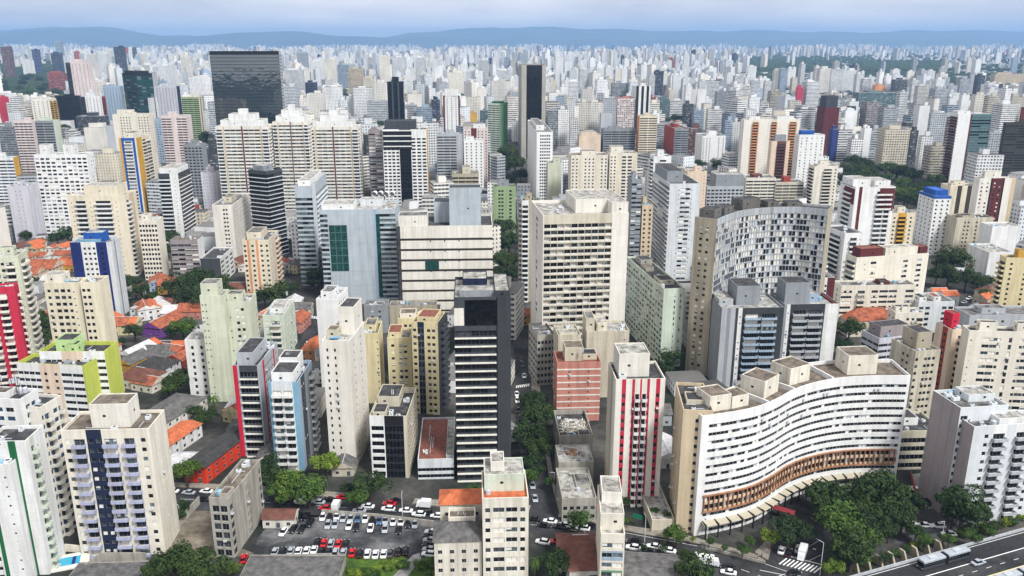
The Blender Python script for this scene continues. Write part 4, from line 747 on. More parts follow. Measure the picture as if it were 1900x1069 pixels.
# ---------------------------------------------------------------- trees
def leafmat(k,a,bc):
    m,t,b=newmat(k); n=posnoise(t,.35,(1,1,1),4); i=nd(t,'ShaderNodeObjectInfo'); f=posnoise(t,2.5,(1,1,1),2)
    c=mul(t,ramp(t,n,[(.32,a),(.68,bc)]),ramp(t,i.outputs['Random'],[(0,(.62,.72,.75)),(.5,(.95,1,.9)),(1,(1.25,1.15,.8))]))
    t.links.new(mul(t,c,ramp(t,f,[(.3,(.6,.6,.6)),(.7,(1.15,1.15,1.1))])),b.inputs['Base Color']); b.inputs['Roughness'].default_value=.7; b.inputs['Specular IOR Level'].default_value=.2; MATS[k]=m; return m
LEAF=dict(d=leafmat('leaf_dark',(.014,.03,.012),(.05,.088,.026)),g=leafmat('leaf_green',(.03,.065,.014),(.10,.17,.034)),y=leafmat('leaf_bright',(.07,.13,.015),(.22,.30,.045)))
BARK=simple('bark','brown',.9,raw=(.07,.055,.045))
def crown_mesh(seed,leaf,flat=.72,nc=17,per=150,ls=.15):
    r=random.Random(seed); b=MB(); cl=[]
    for i in range(nc):
        th=r.uniform(0,6.2832); rad=math.sqrt(r.random())*.74; cl.append((rad*math.cos(th),rad*math.sin(th),flat*(r.uniform(-.45,.6)*(1-rad*.6)),r.uniform(.2,.43)))
    for (cx,cy,cz,cr) in cl:
        for j in range(per):
            z=r.uniform(-.75,1); a=r.uniform(0,6.2832); s=math.sqrt(1-z*z); rr=cr*r.uniform(.72,1.08); n=Vector((s*math.cos(a),s*math.sin(a),z*.85))
            p=Vector((cx,cy,cz))+n*rr; d=(n+Vector((r.uniform(-.7,.7),r.uniform(-.7,.7),r.uniform(-.2,.8)))).normalized(); t=d.orthogonal().normalized(); q=d.cross(t); an=r.uniform(0,3.14); t,q=t*math.cos(an)+q*math.sin(an),q*math.cos(an)-t*math.sin(an); w=ls*r.uniform(.5,1); h=w*r.uniform(.5,.9)
            b.q(tuple(p-t*w*.5-q*h*.2),tuple(p+t*w*.1-q*h*.5),tuple(p+t*w*.5+q*h*.2),tuple(p-t*w*.1+q*h*.5),leaf)
    return b.mesh('crown')
def trunk_mesh(seed):
    r=random.Random(seed); b=MB(); b.tube((0,0,-1.6),(.03,.02,-.55),.075,BARK,7,.055)
    for i in range(5):
        a=i*1.26+r.uniform(-.3,.3); b.tube((.03,.02,-.6),(.42*math.cos(a),.42*math.sin(a),r.uniform(-.1,.2)),.045,BARK,5,.015)
    return b.mesh('trunk')
TP={}
for k in 'dgy': TP[k]=[(crown_mesh(10*j+ord(k),LEAF[k]),trunk_mesh(j)) for j in range(4)]
TP['c']=[(crown_mesh(77,LEAF['d'],2.6,16,90,.22),trunk_mesh(9))]
TP['b']=[(crown_mesh(78+i,LEAF['y' if i else 'g'],.6,14,110,.16),trunk_mesh(9)) for i in range(2)]
def palm():
    r=random.Random(3); b=MB()
    for i in range(26):
        a=r.uniform(0,6.28); up=r.uniform(-.3,.9); px=[(0,0,0)]
        for k in range(1,7): t=k/6; px.append((t*math.cos(a),t*math.sin(a),up*t-1.1*t*t))
        for k in range(6):
            p,q=Vector(px[k]),Vector(px[k+1]); s=Vector((-math.sin(a),math.cos(a),0))*.11*(1-k/8)
            b.q(tuple(p-s+Vector((0,0,-.05))),tuple(p),tuple(q),tuple(q-s+Vector((0,0,-.05))),LEAF['g']); b.q(tuple(p),tuple(p+s+Vector((0,0,-.05))),tuple(q+s+Vector((0,0,-.05))),tuple(q),LEAF['g'])
    t=MB(); t.tube((0,0,-2.2),(0,0,0),.1,BARK,8,.08); return b.mesh('crown'),t.mesh('trunk')
TP['p']=[palm()]
TREES=[]
def tree_at(x,y,rad,k='d',zc=None,group='city trees'):
    cm,tm=rnd.choice(TP[k]); h=zc if zc is not None else (rad*1.05+1.0 if k in 'dgy' else rad*2.1 if k=='p' else rad*1.9 if k=='c' else rad*.55)
    name={'p':'palm_tree','c':'cypress_tree','b':'bush'}.get(k,'tree')
    o=tag(empty(name,(x,y,0),rnd.uniform(0,6.28)),None,{'p':'palm tree','b':'bush'}.get(k,'tree'),group)
    c=link('crown',cm,o,(0,0,h)); s=rad*rnd.uniform(.92,1.08); c.scale=(s,s,s*rnd.uniform(.85,1.15))
    if k!='b': t=link('trunk',tm,o,(0,0,h)); t.scale=(rad,rad,h/(2.2 if k=='p' else 1.6))
    TREES.append((x,y,rad)); big='small' if rad<2.6 else 'large' if rad>5.5 else 'medium'
    pend(o,{'d':f'{big} dark green tree','g':f'{big} mid green leafy tree','y':f'{big} bright green tree','p':'shaggy palm tree','c':f'narrow dark cypress','b':f'{big} green shrub'}[k],x,y); return o
def tree(px,py,r,k='d'):
    r*=1.13; rad=r*zc_of(at(px,py,8)[1],8)/FP
    h=rad*1.05+1 if k in 'dgy' else rad*2.1 if k=='p' else rad*1.9 if k=='c' else rad*.55
    x,y=at(px,py,h); rad=r*zc_of(y,h)/FP; tree_at(x,y,rad,k)
for px,py,r,k in [(345,872,27,'g'),(540,897,34,'y'),(572,905,34,'g'),(520,915,26,'g'),(603,858,27,'y'),(492,868,32,'d'),(510,885,26,'d'),(688,898,33,'d'),(662,925,21,'g'),(645,905,14,'d'),(880,908,17,'g'),
 (322,1042,38,'d'),(385,1047,40,'d'),(296,1055,30,'d'),(355,1062,28,'g'),(430,1055,16,'g'),(340,938,13,'d'),(334,955,13,'d'),(985,742,24,'d'),(992,770,30,'d'),(980,800,32,'d'),(996,828,28,'d'),(985,852,22,'d'),(997,872,15,'d'),(1023,893,13,'g'),(984,882,15,'g'),(1012,762,20,'d'),(1008,812,20,'d'),
 (1244,664,24,'d'),(1236,680,15,'d'),(1155,908,12,'d'),(1160,930,11,'d'),(1075,963,23,'g'),(1163,965,9,'g'),(1213,948,10,'g'),(1238,955,10,'g'),(1256,990,20,'g'),(1240,990,12,'g'),(1316,1004,11,'g'),(1343,1016,8,'g'),(1378,1021,13,'g'),(1392,1003,11,'g'),(1286,1000,6,'y'),(1194,1016,7,'c'),(1230,1016,7,'c'),(1294,1060,38,'d'),(1276,1034,19,'d'),
 (994,1038,16,'p'),(1033,1042,32,'d'),(1641,908,48,'d'),(1600,912,36,'d'),(1665,945,38,'d'),(1690,925,30,'d'),(1625,895,30,'d'),(1575,925,30,'d'),(1675,965,26,'d'),(1630,985,24,'d'),(1700,985,16,'d'),(1715,1000,14,'g'),(1534,922,38,'d'),(1510,915,20,'d'),(1561,968,44,'g'),(1528,960,22,'d'),(1600,950,34,'d'),(1465,980,34,'d'),(1433,995,20,'y'),(1490,985,24,'d'),(1582,1013,42,'d'),(1600,1000,28,'g'),(1546,1052,19,'y'),(1620,970,30,'d'),(1560,1030,24,'d'),(1650,985,18,'d'),(1790,935,46,'d'),(1815,950,28,'d'),(1770,950,25,'d'),(1761,1001,13,'g'),(1806,993,17,'g'),(1835,985,14,'g'),(1735,880,9,'d'),
 (1577,606,24,'d'),(1566,640,18,'d'),(1590,650,14,'d'),(345,520,28,'d'),(370,515,30,'d'),(400,522,26,'d'),(385,545,30,'d'),(340,545,24,'d'),(318,530,18,'d'),(420,540,18,'d'),(512,540,30,'d'),(538,532,18,'d'),(490,548,20,'d'),(245,522,20,'d'),(262,535,16,'d'),(235,545,12,'d'),(282,548,15,'d'),(589,510,20,'d'),(580,525,12,'d'),
 (315,440,22,'d'),(303,460,15,'d'),(125,433,18,'d'),(105,440,14,'d'),(138,445,10,'d'),(249,612,19,'d'),(338,603,24,'g'),(352,610,18,'g'),(318,615,14,'d'),(326,704,26,'d'),(312,717,20,'g'),(340,695,18,'d'),(76,600,24,'d'),(80,625,22,'d'),(68,585,14,'d'),(358,762,17,'d'),(382,770,20,'d'),(365,785,14,'d'),(395,738,12,'p'),(303,660,11,'g'),(200,624,11,'g'),(225,632,10,'d'),(60,520,12,'d'),(48,435,12,'d'),
 (1769,477,30,'d'),(1761,507,24,'d'),(1794,512,24,'d'),(1815,522,18,'d'),(1738,508,18,'d'),(1834,520,14,'d'),(1750,490,18,'d'),(1830,545,12,'g'),(1180,690,10,'d'),(935,418,22,'d'),(945,445,25,'d'),(940,480,25,'d'),(952,505,18,'d'),(925,455,14,'d'),(930,500,14,'d'),
 (940,280,20,'d'),(955,300,20,'d'),(966,322,14,'d'),(940,332,16,'d'),(928,310,16,'d'),(936,360,10,'d'),(1100,270,14,'d'),(1085,226,12,'d'),(1098,228,10,'d'),(1120,272,12,'g'),(1360,298,15,'d'),(1345,305,12,'d'),(1300,302,12,'d'),(1270,305,14,'d'),(1285,308,12,'d'),(1330,302,12,'d'),(700,230,13,'d'),(690,240,9,'d'),(383,252,13,'d'),(392,235,12,'d'),(375,262,10,'d'),(120,236,10,'d'),(1235,222,12,'d'),(1255,218,12,'d'),(1275,222,11,'d'),(1240,205,10,'d'),(1220,345,12,'d'),(1660,580,10,'g')]: tree(px,py,r,k)
for i in range(18): tree(1592+i*18+rnd.uniform(-5,5),1046-i*5.0+rnd.uniform(-5,4),rnd.uniform(8,14),rnd.choice('bbd'))
for i in range(16): tree(608+i*9.5+rnd.uniform(-4,4),1056+rnd.uniform(-18,16),rnd.uniform(9,16),'b')
for i in range(8): tree(772+rnd.uniform(0,34),1040+rnd.uniform(0,30),rnd.uniform(7,12),'b')
for i in range(54):
    t=rnd.random(); px=1562+195*t; lo=292+40*t; hi=330+62*t; tree(px+rnd.uniform(-6,6),rnd.uniform(lo,hi),rnd.uniform(12,18),rnd.choice('dddg'))
for i in range(20): tree(rnd.uniform(0,125),rnd.uniform(138,180),rnd.uniform(6,10),'d')
# ---------------------------------------------------------------- small houses with tiled roofs
HOUSES=[]
def house(px,py,w,d,h,roof,wall='cream',yaw=2.9,hip=False,rh=None,label=None,name='house',flat=False):
    x,y=at(px,py,h); yaw=R(yaw); root=tag(empty(name,(x,y,0),yaw),None,'house','small houses'); b=MB(); wm=wall_mat(wall,.8); rh=rh or min(w,d)*.26
    p=[(-w/2,-d/2),(w/2,-d/2),(w/2,d/2),(-w/2,d/2)]
    for i in range(4): j=(i+1)%4; b.q((*p[i],0),(*p[j],0),(*p[j],h),(*p[i],h),wm)
    ov=.45; e=[(-w/2-ov,-d/2-ov,h-.1),(w/2+ov,-d/2-ov,h-.1),(w/2+ov,d/2+ov,h-.1),(-w/2-ov,d/2+ov,h-.1)]; rm=TILE[roof]; r=MB()
    if flat: b.poly([(*q,h-.5) for q in p],rm); r=None
    else:
        lx=w>=d; k=(min(w,d)/2 if hip else 0); z=h+rh
        A,B=((-w/2-ov+k,0,z),(w/2+ov-k,0,z)) if lx else ((0,-d/2-ov+k,z),(0,d/2+ov-k,z))
        if lx: r.q(e[0],e[1],B,A,rm); r.q(e[2],e[3],A,B,rm); (r if hip else b).tri(e[1],e[2],B,rm if hip else wm); (r if hip else b).tri(e[3],e[0],A,rm if hip else wm)
        else: r.q(e[1],e[2],B,A,rm); r.q(e[3],e[0],A,B,rm); (r if hip else b).tri(e[0],e[1],A,rm if hip else wm); (r if hip else b).tri(e[2],e[3],B,rm if hip else wm)
        r.poly(e,rm); rg=TILE['white'] if rnd.random()<.25 else rm; r.tube(A,B,.16,rg,5)
    b.build('wall',root)
    if r: r.build('roof',root)
    def op(nm,x0,z0,ww,hh,side):
        if side=='f': o=link(nm,unit_window(G_DARK if nm=='window' else G_MID,FRAME_W,2),root,(x0,-d/2-.03,z0))
        else: o=link(nm,unit_window(G_DARK,FRAME_W,2),root,(w/2+.03 if side=='r' else -w/2-.03,x0 if side=='r' else x0+ww,z0)); o.rotation_euler=(0,0,R(90 if side=='r' else -90))
        o.scale=(ww,1,hh)
    fl=int(h/2.9+.2) if h>5 else 1
    for k in range(fl):
        n=max(1,int(w/3.2))
        for i in range(n): op('door' if (k==0 and i==n//2) else 'window',-w/2+w*(i+.5)/n-.65,k*2.9+(.05 if (k==0 and i==n//2) else 1),1.2,2.1 if (k==0 and i==n//2) else 1.2,'f')
        for i in range(max(1,int(d/4))): op('window',-d/2+d*(i+.5)/max(1,int(d/4))-.6,k*2.9+1,1.2,1.2,'r'); op('window',-d/2+d*(i+.5)/max(1,int(d/4))-.6,k*2.9+1,1.2,1.2,'l')
    HOUSES.append((x,y,math.hypot(w,d)/2)); note_key([(x+a*math.cos(yaw)-c*math.sin(yaw),y+a*math.sin(yaw)+c*math.cos(yaw)) for a,c in p],h+(0 if flat else rh),'',root); KEYS.pop() 
    if label: root['label']=label
    else: pend(root,f'small {"flat" if flat else roof if roof not in("bright","orange") else "orange"}-roofed {wall.rstrip("2")} house',x,y)
    return root
for a in [(75,492,26,16,5.5,'orange','peach',-4),(52,505,16,12,5,'orange','peach'),(135,488,14,12,4.5,'bright','gold'),(120,470,12,10,4.5,'orange','cream'),(296,519,12,13,6,'orange','bluegrey',20),(312,524,12,12,6,'orange','gold',20),(268,568,9,14,6.5,'orange','white',30),(282,566,8,14,6.5,'bright','cream',30),(298,562,9,14,6,'white','cream',30),(325,575,12,12,4,'white','white'),
 (356,572,13,12,5,'orange','salmon'),(205,592,10,11,5.5,'bright','cream'),(222,598,11,11,5.5,'orange','yellow'),(236,597,11,11,5.5,'bright','yellow'),(303,596,12,22,5.5,'orange','purple',-14),(255,648,9,16,6,'white','white',-18),(268,642,8,14,6,'bright','yellow',-18),(246,665,10,14,5,'grey','gold',-18),(290,675,16,14,5.5,'dark','white',-15,True),(262,694,17,13,5,'brown','cream',-20,True),(275,705,12,9,4,'orange','cream',-20),(322,648,12,10,4.5,'orange','brick',-20),(338,660,10,12,4.5,'orange','brick',-20),(310,660,13,10,4.5,'grey','concrete',-20),(290,650,14,11,4.5,'grey','concrete'),(300,640,10,9,4,'dark','cream'),
 (343,640,12,9,4,'bright','cream'),(552,590,9,16,6,'orange','salmon',-6),(585,640,10,16,6,'bright','orange',-4),(540,570,14,10,5,'brown','beige'),(560,568,11,9,6,'grey','beige'),(432,532,17,11,5,'brown','brick'),(448,548,10,8,5,'orange','brick'),(300,490,9,8,4,'grey','cream'),(1819,492,16,11,5,'orange','cream',-10,True),(1850,502,14,11,5,'orange','cream',-10),(1800,480,10,9,4,'brown','cream'),(1838,538,14,11,5.5,'brown','beige',30,True),(1828,550,10,9,4.5,'bright','beige',30),(1741,540,9,8,8,'bright','white2'),(1760,545,9,8,8,'bright','white2'),
 (1612,585,30,17,9,'orange','cream2',4,True),(322,806,9,22,5.5,'bright','white',-16,False,.8),(1076,1005,13,9,7,'brown','offwhite',2.9,True),(1090,1030,12,14,7,'brown','offwhite',2.9,True),(857,921,12.5,8,22.3,'bright','cream',2.9,True),(985,580,10,9,6,'orange','gold'),(984,532,10,9,7,'orange','gold'),(1005,312,14,9,5,'bright','cream'),(715,800,9,30,4,'grey','concrete'),(650,820,8,40,3.5,'grey','beige'),(1230,830,10,18,4,'white','white'),(1215,760,12,10,5,'grey','ltgrey'),(500,840,8,12,4,'grey','beige')]: house(*a)
house(408,828,9,31,6.5,'dark','redorange',-16,label='long red orange house with a dark patched roof',rh=1)
house(318,756,15,26,6,'grey','offwhite',-16,True,label='wide low grey hipped roof hall with pale side wall',rh=2)
house(350,852,16,12,4,'white','ltgrey',0,flat=True,label='flat white roofed shed beside the street tree')
house(1790,500,26,10,4,'white','white',-12,label='low white sheet roofed warehouse below weathered tower',rh=1)
house(1195,1056,30,16,5,'grey','concrete',-6,label='grey sheet roofed shed with stains below the avenue',rh=.8)
house(540,1060,28,16,5,'grey','concrete',0,flat=True,label='roofless mouldy concrete walled yard under the car park')
house(215,1064,26,12,3,'grey','concrete',2.9,flat=True,label='pale flat roofed yard with mouldy walls beside pool')
house(520,953,10,6,3.5,'brown','offwhite',0,label='small white gatehouse with a brown roof at the car park')
house(850,984,13,10,19.5,'grey','cream',2.9,True,label='grey hipped roof house against the cream block')
# ---------------------------------------------------------------- farther buildings: paint colour and window pattern come from a mesh attribute
m,t,b=newmat('far_facade'); at_=nd(t,'ShaderNodeVertexColor',layer_name='paint'); uv=nd(t,'ShaderNodeUVMap',uv_map='metres'); sx=nd(t,'ShaderNodeSeparateXYZ'); t.links.new(uv.outputs[0],sx.inputs[0])
def mth(op,a,bb=None):
    n=nd(t,'ShaderNodeMath',operation=op)
    for i,x in enumerate((a,bb)):
        if x is None: continue
        if isinstance(x,(int,float)): n.inputs[i].default_value=x
        else: t.links.new(x,n.inputs[i])
    return n.outputs[0]
fu=mth('ABSOLUTE',mth('SUBTRACT',mth('FRACT',mth('DIVIDE',sx.outputs[0],2.9)),.5)); fv=mth('ABSOLUTE',mth('SUBTRACT',mth('FRACT',mth('DIVIDE',sx.outputs[1],2.95)),.5))
mask=mth('MULTIPLY',mth('LESS_THAN',fu,at_.outputs['Alpha']),mth('LESS_THAN',fv,.24))
wn=nd(t,'ShaderNodeTexWhiteNoise',noise_dimensions='2D'); cx=nd(t,'ShaderNodeCombineXYZ'); t.links.new(mth('FLOOR',mth('DIVIDE',sx.outputs[0],2.9)),cx.inputs[0]); t.links.new(mth('FLOOR',mth('DIVIDE',sx.outputs[1],2.95)),cx.inputs[1]); t.links.new(cx.outputs[0],wn.inputs['Vector'])
gc=ramp(t,wn.outputs['Value'],[(.0,(.02,.024,.03)),(.6,(.05,.06,.07)),(.8,(.16,.18,.19)),(1,(.35,.36,.36))])
pz=posnoise(t,.06,(1,1,.4),4); pc=mul(t,at_.outputs['Color'],ramp(t,pz,[(.3,(.74,.74,.74)),(.65,(1,1,1))]))
mm=nd(t,'ShaderNodeMix',data_type='RGBA'); t.links.new(mask,mm.inputs[0]); t.links.new(pc,mm.inputs[6]); t.links.new(gc,mm.inputs[7]); t.links.new(mm.outputs[2],b.inputs['Base Color']); b.inputs['Roughness'].default_value=.75; FARM=m
class FB:
    def __init__(s): s.v=[]; s.uv=[]; s.c=[]
    def quad(s,p,uv,c): s.v+=p; s.uv+=uv; s.c+=[c]*4
    def box(s,x,y,w,d,z0,z1,yaw,col,a,roofc,back=False,a2=None):
        ca,sa=math.cos(yaw),math.sin(yaw); P=[(x+i*w*ca-j*d*sa,y+i*w*sa+j*d*ca) for i,j in((-.5,-.5),(.5,-.5),(.5,.5),(-.5,.5))]; ou=rnd.uniform(0,300)//1*2.9
        for k in ((0,1,2,3) if back else (0,1,3)):
            j=(k+1)%4; L=w if k%2==0 else d; aa=a if k%2==0 or a2 is None else a2
            s.quad([(*P[k],z0),(*P[j],z0),(*P[j],z1),(*P[k],z1)],[(ou,z0),(ou+L,z0),(ou+L,z1),(ou,z1)],(*col,aa))
        s.quad([(*p,z1) for p in P],[(0,0)]*4,(*roofc,-1))
        return P
    def build(s,name,parent=None,loc=None):
        n=len(s.v)//4; me=bpy.data.meshes.new(name); me.vertices.add(n*4); me.vertices.foreach_set('co',np.array(s.v,dtype=np.float32).ravel()); me.loops.add(n*4); me.loops.foreach_set('vertex_index',np.arange(n*4,dtype=np.int32))
        me.polygons.add(n); me.polygons.foreach_set('loop_start',np.arange(0,n*4,4,dtype=np.int32)); me.update(calc_edges=True)
        u=me.uv_layers.new(name='metres'); u.data.foreach_set('uv',np.array(s.uv,dtype=np.float32).ravel())
        c=me.color_attributes.new('paint','FLOAT_COLOR','CORNER'); c.data.foreach_set('color',np.array(s.c,dtype=np.float32).ravel()); me.materials.append(FARM); return link(name,me,parent,loc)
ST=dict(w=.2,W=.3,r=.45,R=.6,n=-1,g=.47,s=.12)
def darkroof(r=rnd): k=r.uniform(.05,.3); return (k,k*.98,k*.95)
def far_building(x,y,w,d,H,yaw,colname,style,style2=None,extra=1,roofc=None):
    f=FB(); kf=rnd.uniform(.84,1.04); col=tuple(v*kf for v in lin(RGB[colname])); rc=roofc or darkroof()
    f.box(0,0,w,d,0,H,yaw,col,ST[style],rc,True,ST[style2] if style2 else None)
    if extra and H>9:
        for i in range(extra if H<35 else rnd.choice((1,2))):
            ox,oy=rnd.uniform(-.2,.2)*w,rnd.uniform(-.15,.2)*d; f.box(ox*math.cos(yaw)-oy*math.sin(yaw),ox*math.sin(yaw)+oy*math.cos(yaw),w*rnd.uniform(.25,.5),d*rnd.uniform(.3,.5),H-.01,H+rnd.uniform(2.5,6),yaw,col,-1,darkroof())
    o=f.build('apartment_block' if H<30 else 'apartment_tower',None,(x,y,0)); return o
CN=dict(white='white',white2='white',offwhite='white',cream='cream',cream2='cream',grey='grey',ltgrey='light grey',concrete='grey',bluegrey='blue grey',metal='pale blue',beige='beige',beige2='beige',navy='navy blue',navy2='dark blue',dkgrey='dark grey',maroon='maroon',brown='brown',salmon='salmon',pink='pink',tan='tan',sage='sage green',sage2='olive green',teal='teal',sky='sky blue',peach='peach',brick='brick red',crimson='crimson',orange='orange',lilac='lilac',mauve='mauve',graphite='dark grey',yellow='yellow',mint='mint green',black='black',soot='dark brown')
def note_far(x,y,w,H):
    pr=[proj(x+i*w/2,y-w*.3,z) for i in(-1,1) for z in(0,H)]; KB.append((y,min(p[0] for p in pr),min(p[1] for p in pr),max(p[0] for p in pr),max(p[1] for p in pr),x,w))
KB=[(k['d'],k['box'][0],k['box'][1],k['box'][2],k['box'][3],k['c'][0],0) for k in KEYS]
def fb(x0,x1,yt,yb,col,style='w',s2=None):
    col={'pink':'white2','peach':'offwhite','sage':'ltgrey','sage2':'beige2','salmon':'beige','sky':'bluegrey'}.get(col,col); gy=at(CX,yb)[1]; dd=ray(x0,yt); t_=gy/dd[1]; H=CH+dd[2]*t_; xa=dd[0]*t_; xb=ray(x1,yt)[0]*t_; w=xb-xa; d=min(24,max(10,w*.8)); x,y=(xa+xb)/2,gy+d/2
    o=far_building(x,y,w,d,H,R(rnd.uniform(-4,7)),col,style,s2); tag(o,None,'apartment tower','mid distance buildings'); note_far(x,y,w,H)
    nm='tower' if H>34 else 'block'; pend(o,f'{CN.get(col,col)} {"blank" if style=="n" else "striped" if style in "rR" else "windowed"} {nm}',x,y)
for r_ in [(1449,1461,128,182,'bluegrey','r'),(1521,1543,127,178,'offwhite','w'),(1543,1565,128,178,'white','r'),(1565,1590,130,178,'white','w'),(1590,1604,138,180,'white','w'),(1602,1617,147,185,'white','r'),(1625,1643,158,188,'orange','n'),(1643,1661,156,188,'white','R'),(1662,1685,148,190,'dkgrey','r'),(1694,1706,148,192,'white','r'),(1782,1800,145,188,'ltgrey','r'),(1815,1829,140,185,'navy2','r'),(1845,1905,137,163,'tan','w'),
 (1592,1668,172,222,'teal','g'),(1670,1686,170,232,'white','r'),(1480,1491,162,205,'crimson','n'),(1497,1522,152,205,'white','R'),(1430,1452,170,215,'sage2','r'),(1485,1514,203,258,'white','r'),(1545,1556,240,305,'navy','n'),(1556,1582,241,305,'white','R'),(1581,1603,258,310,'white','W'),(1604,1618,238,305,'white','n'),(1618,1641,240,305,'ltgrey','R'),(1645,1690,241,316,'cream2','W'),(1692,1705,242,305,'dkgrey','r'),(1706,1726,196,290,'white','n'),(1728,1758,210,285,'ltgrey','W'),(1712,1732,253,315,'white','w'),(1727,1758,272,332,'sage2','r'),
 (1811,1830,176,240,'cream','w'),(1786,1800,176,235,'white','n'),(1836,1857,178,255,'beige','r'),(1858,1893,194,270,'white','r'),(1838,1864,246,310,'ltgrey','W'),(1816,1864,288,380,'white','W'),(1608,1637,190,245,'mauve','r'),(1640,1668,200,250,'ltgrey','r'),(1570,1590,205,255,'white','n'),(1735,1760,165,215,'ltgrey','r'),(1705,1725,160,205,'peach','r'),(1880,1905,180,240,'beige','w'),
 (1031,1046,105,168,'white','s'),(950,960,97,150,'metal','g'),(963,979,97,150,'metal','g'),(1142,1153,127,180,'cream','w'),(1153,1164,128,180,'white','w'),(1215,1232,132,185,'navy2','g'),(1136,1167,155,200,'grey','g'),(1075,1096,128,175,'white','r'),(1056,1074,151,200,'white','r'),(1312,1335,150,200,'white','r'),(1330,1347,170,215,'grey','W'),(1075,1094,190,245,'cream','w'),(1094,1118,190,245,'offwhite','w'),(1035,1055,203,280,'white','w'),(1016,1034,206,280,'grey','r'),(1227,1242,183,232,'teal','g'),(1244,1267,187,232,'white','R'),(1271,1287,193,245,'graphite','r'),(1288,1306,205,250,'sky','r'),(1315,1341,203,255,'white','r'),(1347,1360,224,285,'sky','r'),(1360,1374,226,285,'white','w'),(1278,1300,238,290,'brown','r'),(1205,1216,140,190,'white','r'),(1250,1268,140,190,'white','w'),(1395,1412,150,200,'pink','r'),(1390,1410,180,222,'white','w'),(1420,1432,150,195,'white','r'),
 (703,722,105,172,'cream','s'),(600,622,110,165,'cream','w'),(575,600,113,165,'white','w'),(550,569,98,148,'metal','g'),(727,752,106,150,'white','r'),(770,789,107,165,'white','R'),(802,821,112,160,'white','w'),(887,906,112,165,'white','R'),(935,945,106,150,'bluegrey','r'),(922,947,131,180,'white','r'),(912,947,150,205,'offwhite','w'),(645,672,127,185,'tan','g'),(674,692,145,190,'salmon','w'),(600,632,161,215,'white','w'),(654,690,163,225,'white','W'),(681,717,188,240,'pink','r'),(571,599,173,225,'offwhite','s'),(525,552,160,215,'pink','r'),(530,560,130,175,'white','r'),(751,772,195,245,'sage','r'),(772,800,200,248,'sky','r'),(625,645,120,170,'bluegrey','g'),(800,815,185,230,'navy2','r'),(830,862,135,180,'cream','w'),(866,890,180,230,'cream','w'),(868,884,210,250,'gold','n'),(890,905,205,250,'teal','g'),
 (0,16,87,150,'brown','r'),(50,58,90,140,'white','r'),(58,69,92,140,'navy','g'),(101,112,78,130,'bluegrey','g'),(93,110,98,145,'navy2','r'),(40,56,112,150,'white','n'),(210,227,87,155,'navy2','r'),(159,180,102,150,'offwhite','w'),(294,322,122,170,'white','W'),(334,352,105,155,'cream','w'),(349,388,143,195,'white','w'),(87,116,136,178,'brick','r'),(-5,9,180,240,'crimson','n'),(196,215,120,165,'white','r'),(195,221,233,312,'sage','n'),(155,190,237,285,'peach','n'),(140,188,216,258,'graphite','r'),(276,299,224,310,'bluegrey','W'),(385,400,258,335,'graphite','r'),(-4,25,236,300,'grey','r'),(112,150,300,345,'cream','w'),(175,215,285,345,'cream2','s'),(230,285,135,175,'white','r'),(262,290,120,160,'white','w'),(180,200,100,150,'white','w'),(124,150,290,330,'brick','n')]: fb(*r_)
# ---------------------------------------------------------------- fill: low blocks and towers in the gaps, never in front of the ones above
PARK=[(1560,1760,292,395),(930,978,262,345),(925,975,405,515),(1235,1290,195,225),(0,125,135,182),(1700,1860,455,575)]
def in_park(px,py): return any(a<px<b and c<py<d for a,b,c,d in PARK)
def road_near(px,py): return (940<px<1012 and py>520 and py<965) or (py>880) or (548<px<600 and 555<py<700)
for a,b,c,d in PARK: KB.append((9e3,a,c,b,d,0,0))
for a,b,c,d in ((190,345,585,720),(245,560,500,560),(40,130,470,520),(1560,1610,580,650)): KB.append((2e3,a,c,b,d,0,0))
def free(x,y,r):
    for k in KEYS:
        if abs(k['c'][0]-x)<60 and abs(k['c'][1]-y)<60:
            xs=[p[0] for p in k['G']]; ys=[p[1] for p in k['G']]
            if min(xs)-r<x<max(xs)+r and min(ys)-r<y<max(ys)+r: return False
    for (hx,hy,hr) in HOUSES:
        if math.hypot(hx-x,hy-y)<hr+r: return False
    for (hx,hy,hr) in TREES:
        if abs(hx-x)<14 and math.hypot(hx-x,hy-y)<hr*.6+r: return False
    for (_,_,_,_,_,kx,kw),ky in (((k),k[0]) for k in KB if k[6]):
        if abs(kx-x)<kw/2+r and abs(ky-y)<kw/2+r: return False
    return True
def fits(x,y,w,H,lim=.16):
    pr=[proj(x+i*w/2,y-w*.3,z) for i in(-1,1) for z in(0,H)]; a,b_,c,d_=min(p[0] for p in pr),min(p[1] for p in pr),max(p[0] for p in pr),max(p[1] for p in pr)
    if c<-20 or a>1920: return None
    A=(c-a)*(d_-b_); ov=0
    for k in KB:
        if k[0]>y+2:
            ox=min(c,k[3])-max(a,k[1]); oy=min(d_,k[4])-max(b_,k[2])
            if ox>0 and oy>0: ov+=ox*oy
            if ov>lim*A: return None
    return A
NB=0; GR={}
def occupy(x,y,w):
    c=(int(x//30),int(y//30)); GR.setdefault(c,[]).append((x,y,w))
def clear(x,y,w,gap=2):
    cx_,cy_=int(x//30),int(y//30)
    for i in(-1,0,1):
        for j in(-1,0,1):
            for (a,b_,c) in GR.get((cx_+i,cy_+j),()):
                if max(abs(a-x),abs(b_-y))<(w+c)/2+gap: return False
    return True
PAL=['white']*24+['offwhite']*12+['cream']*6+['white2']*14+['ltgrey']*6+['grey','beige','beige','bluegrey','bluegrey','concrete','concrete','brick','navy2','grey','dkgrey']
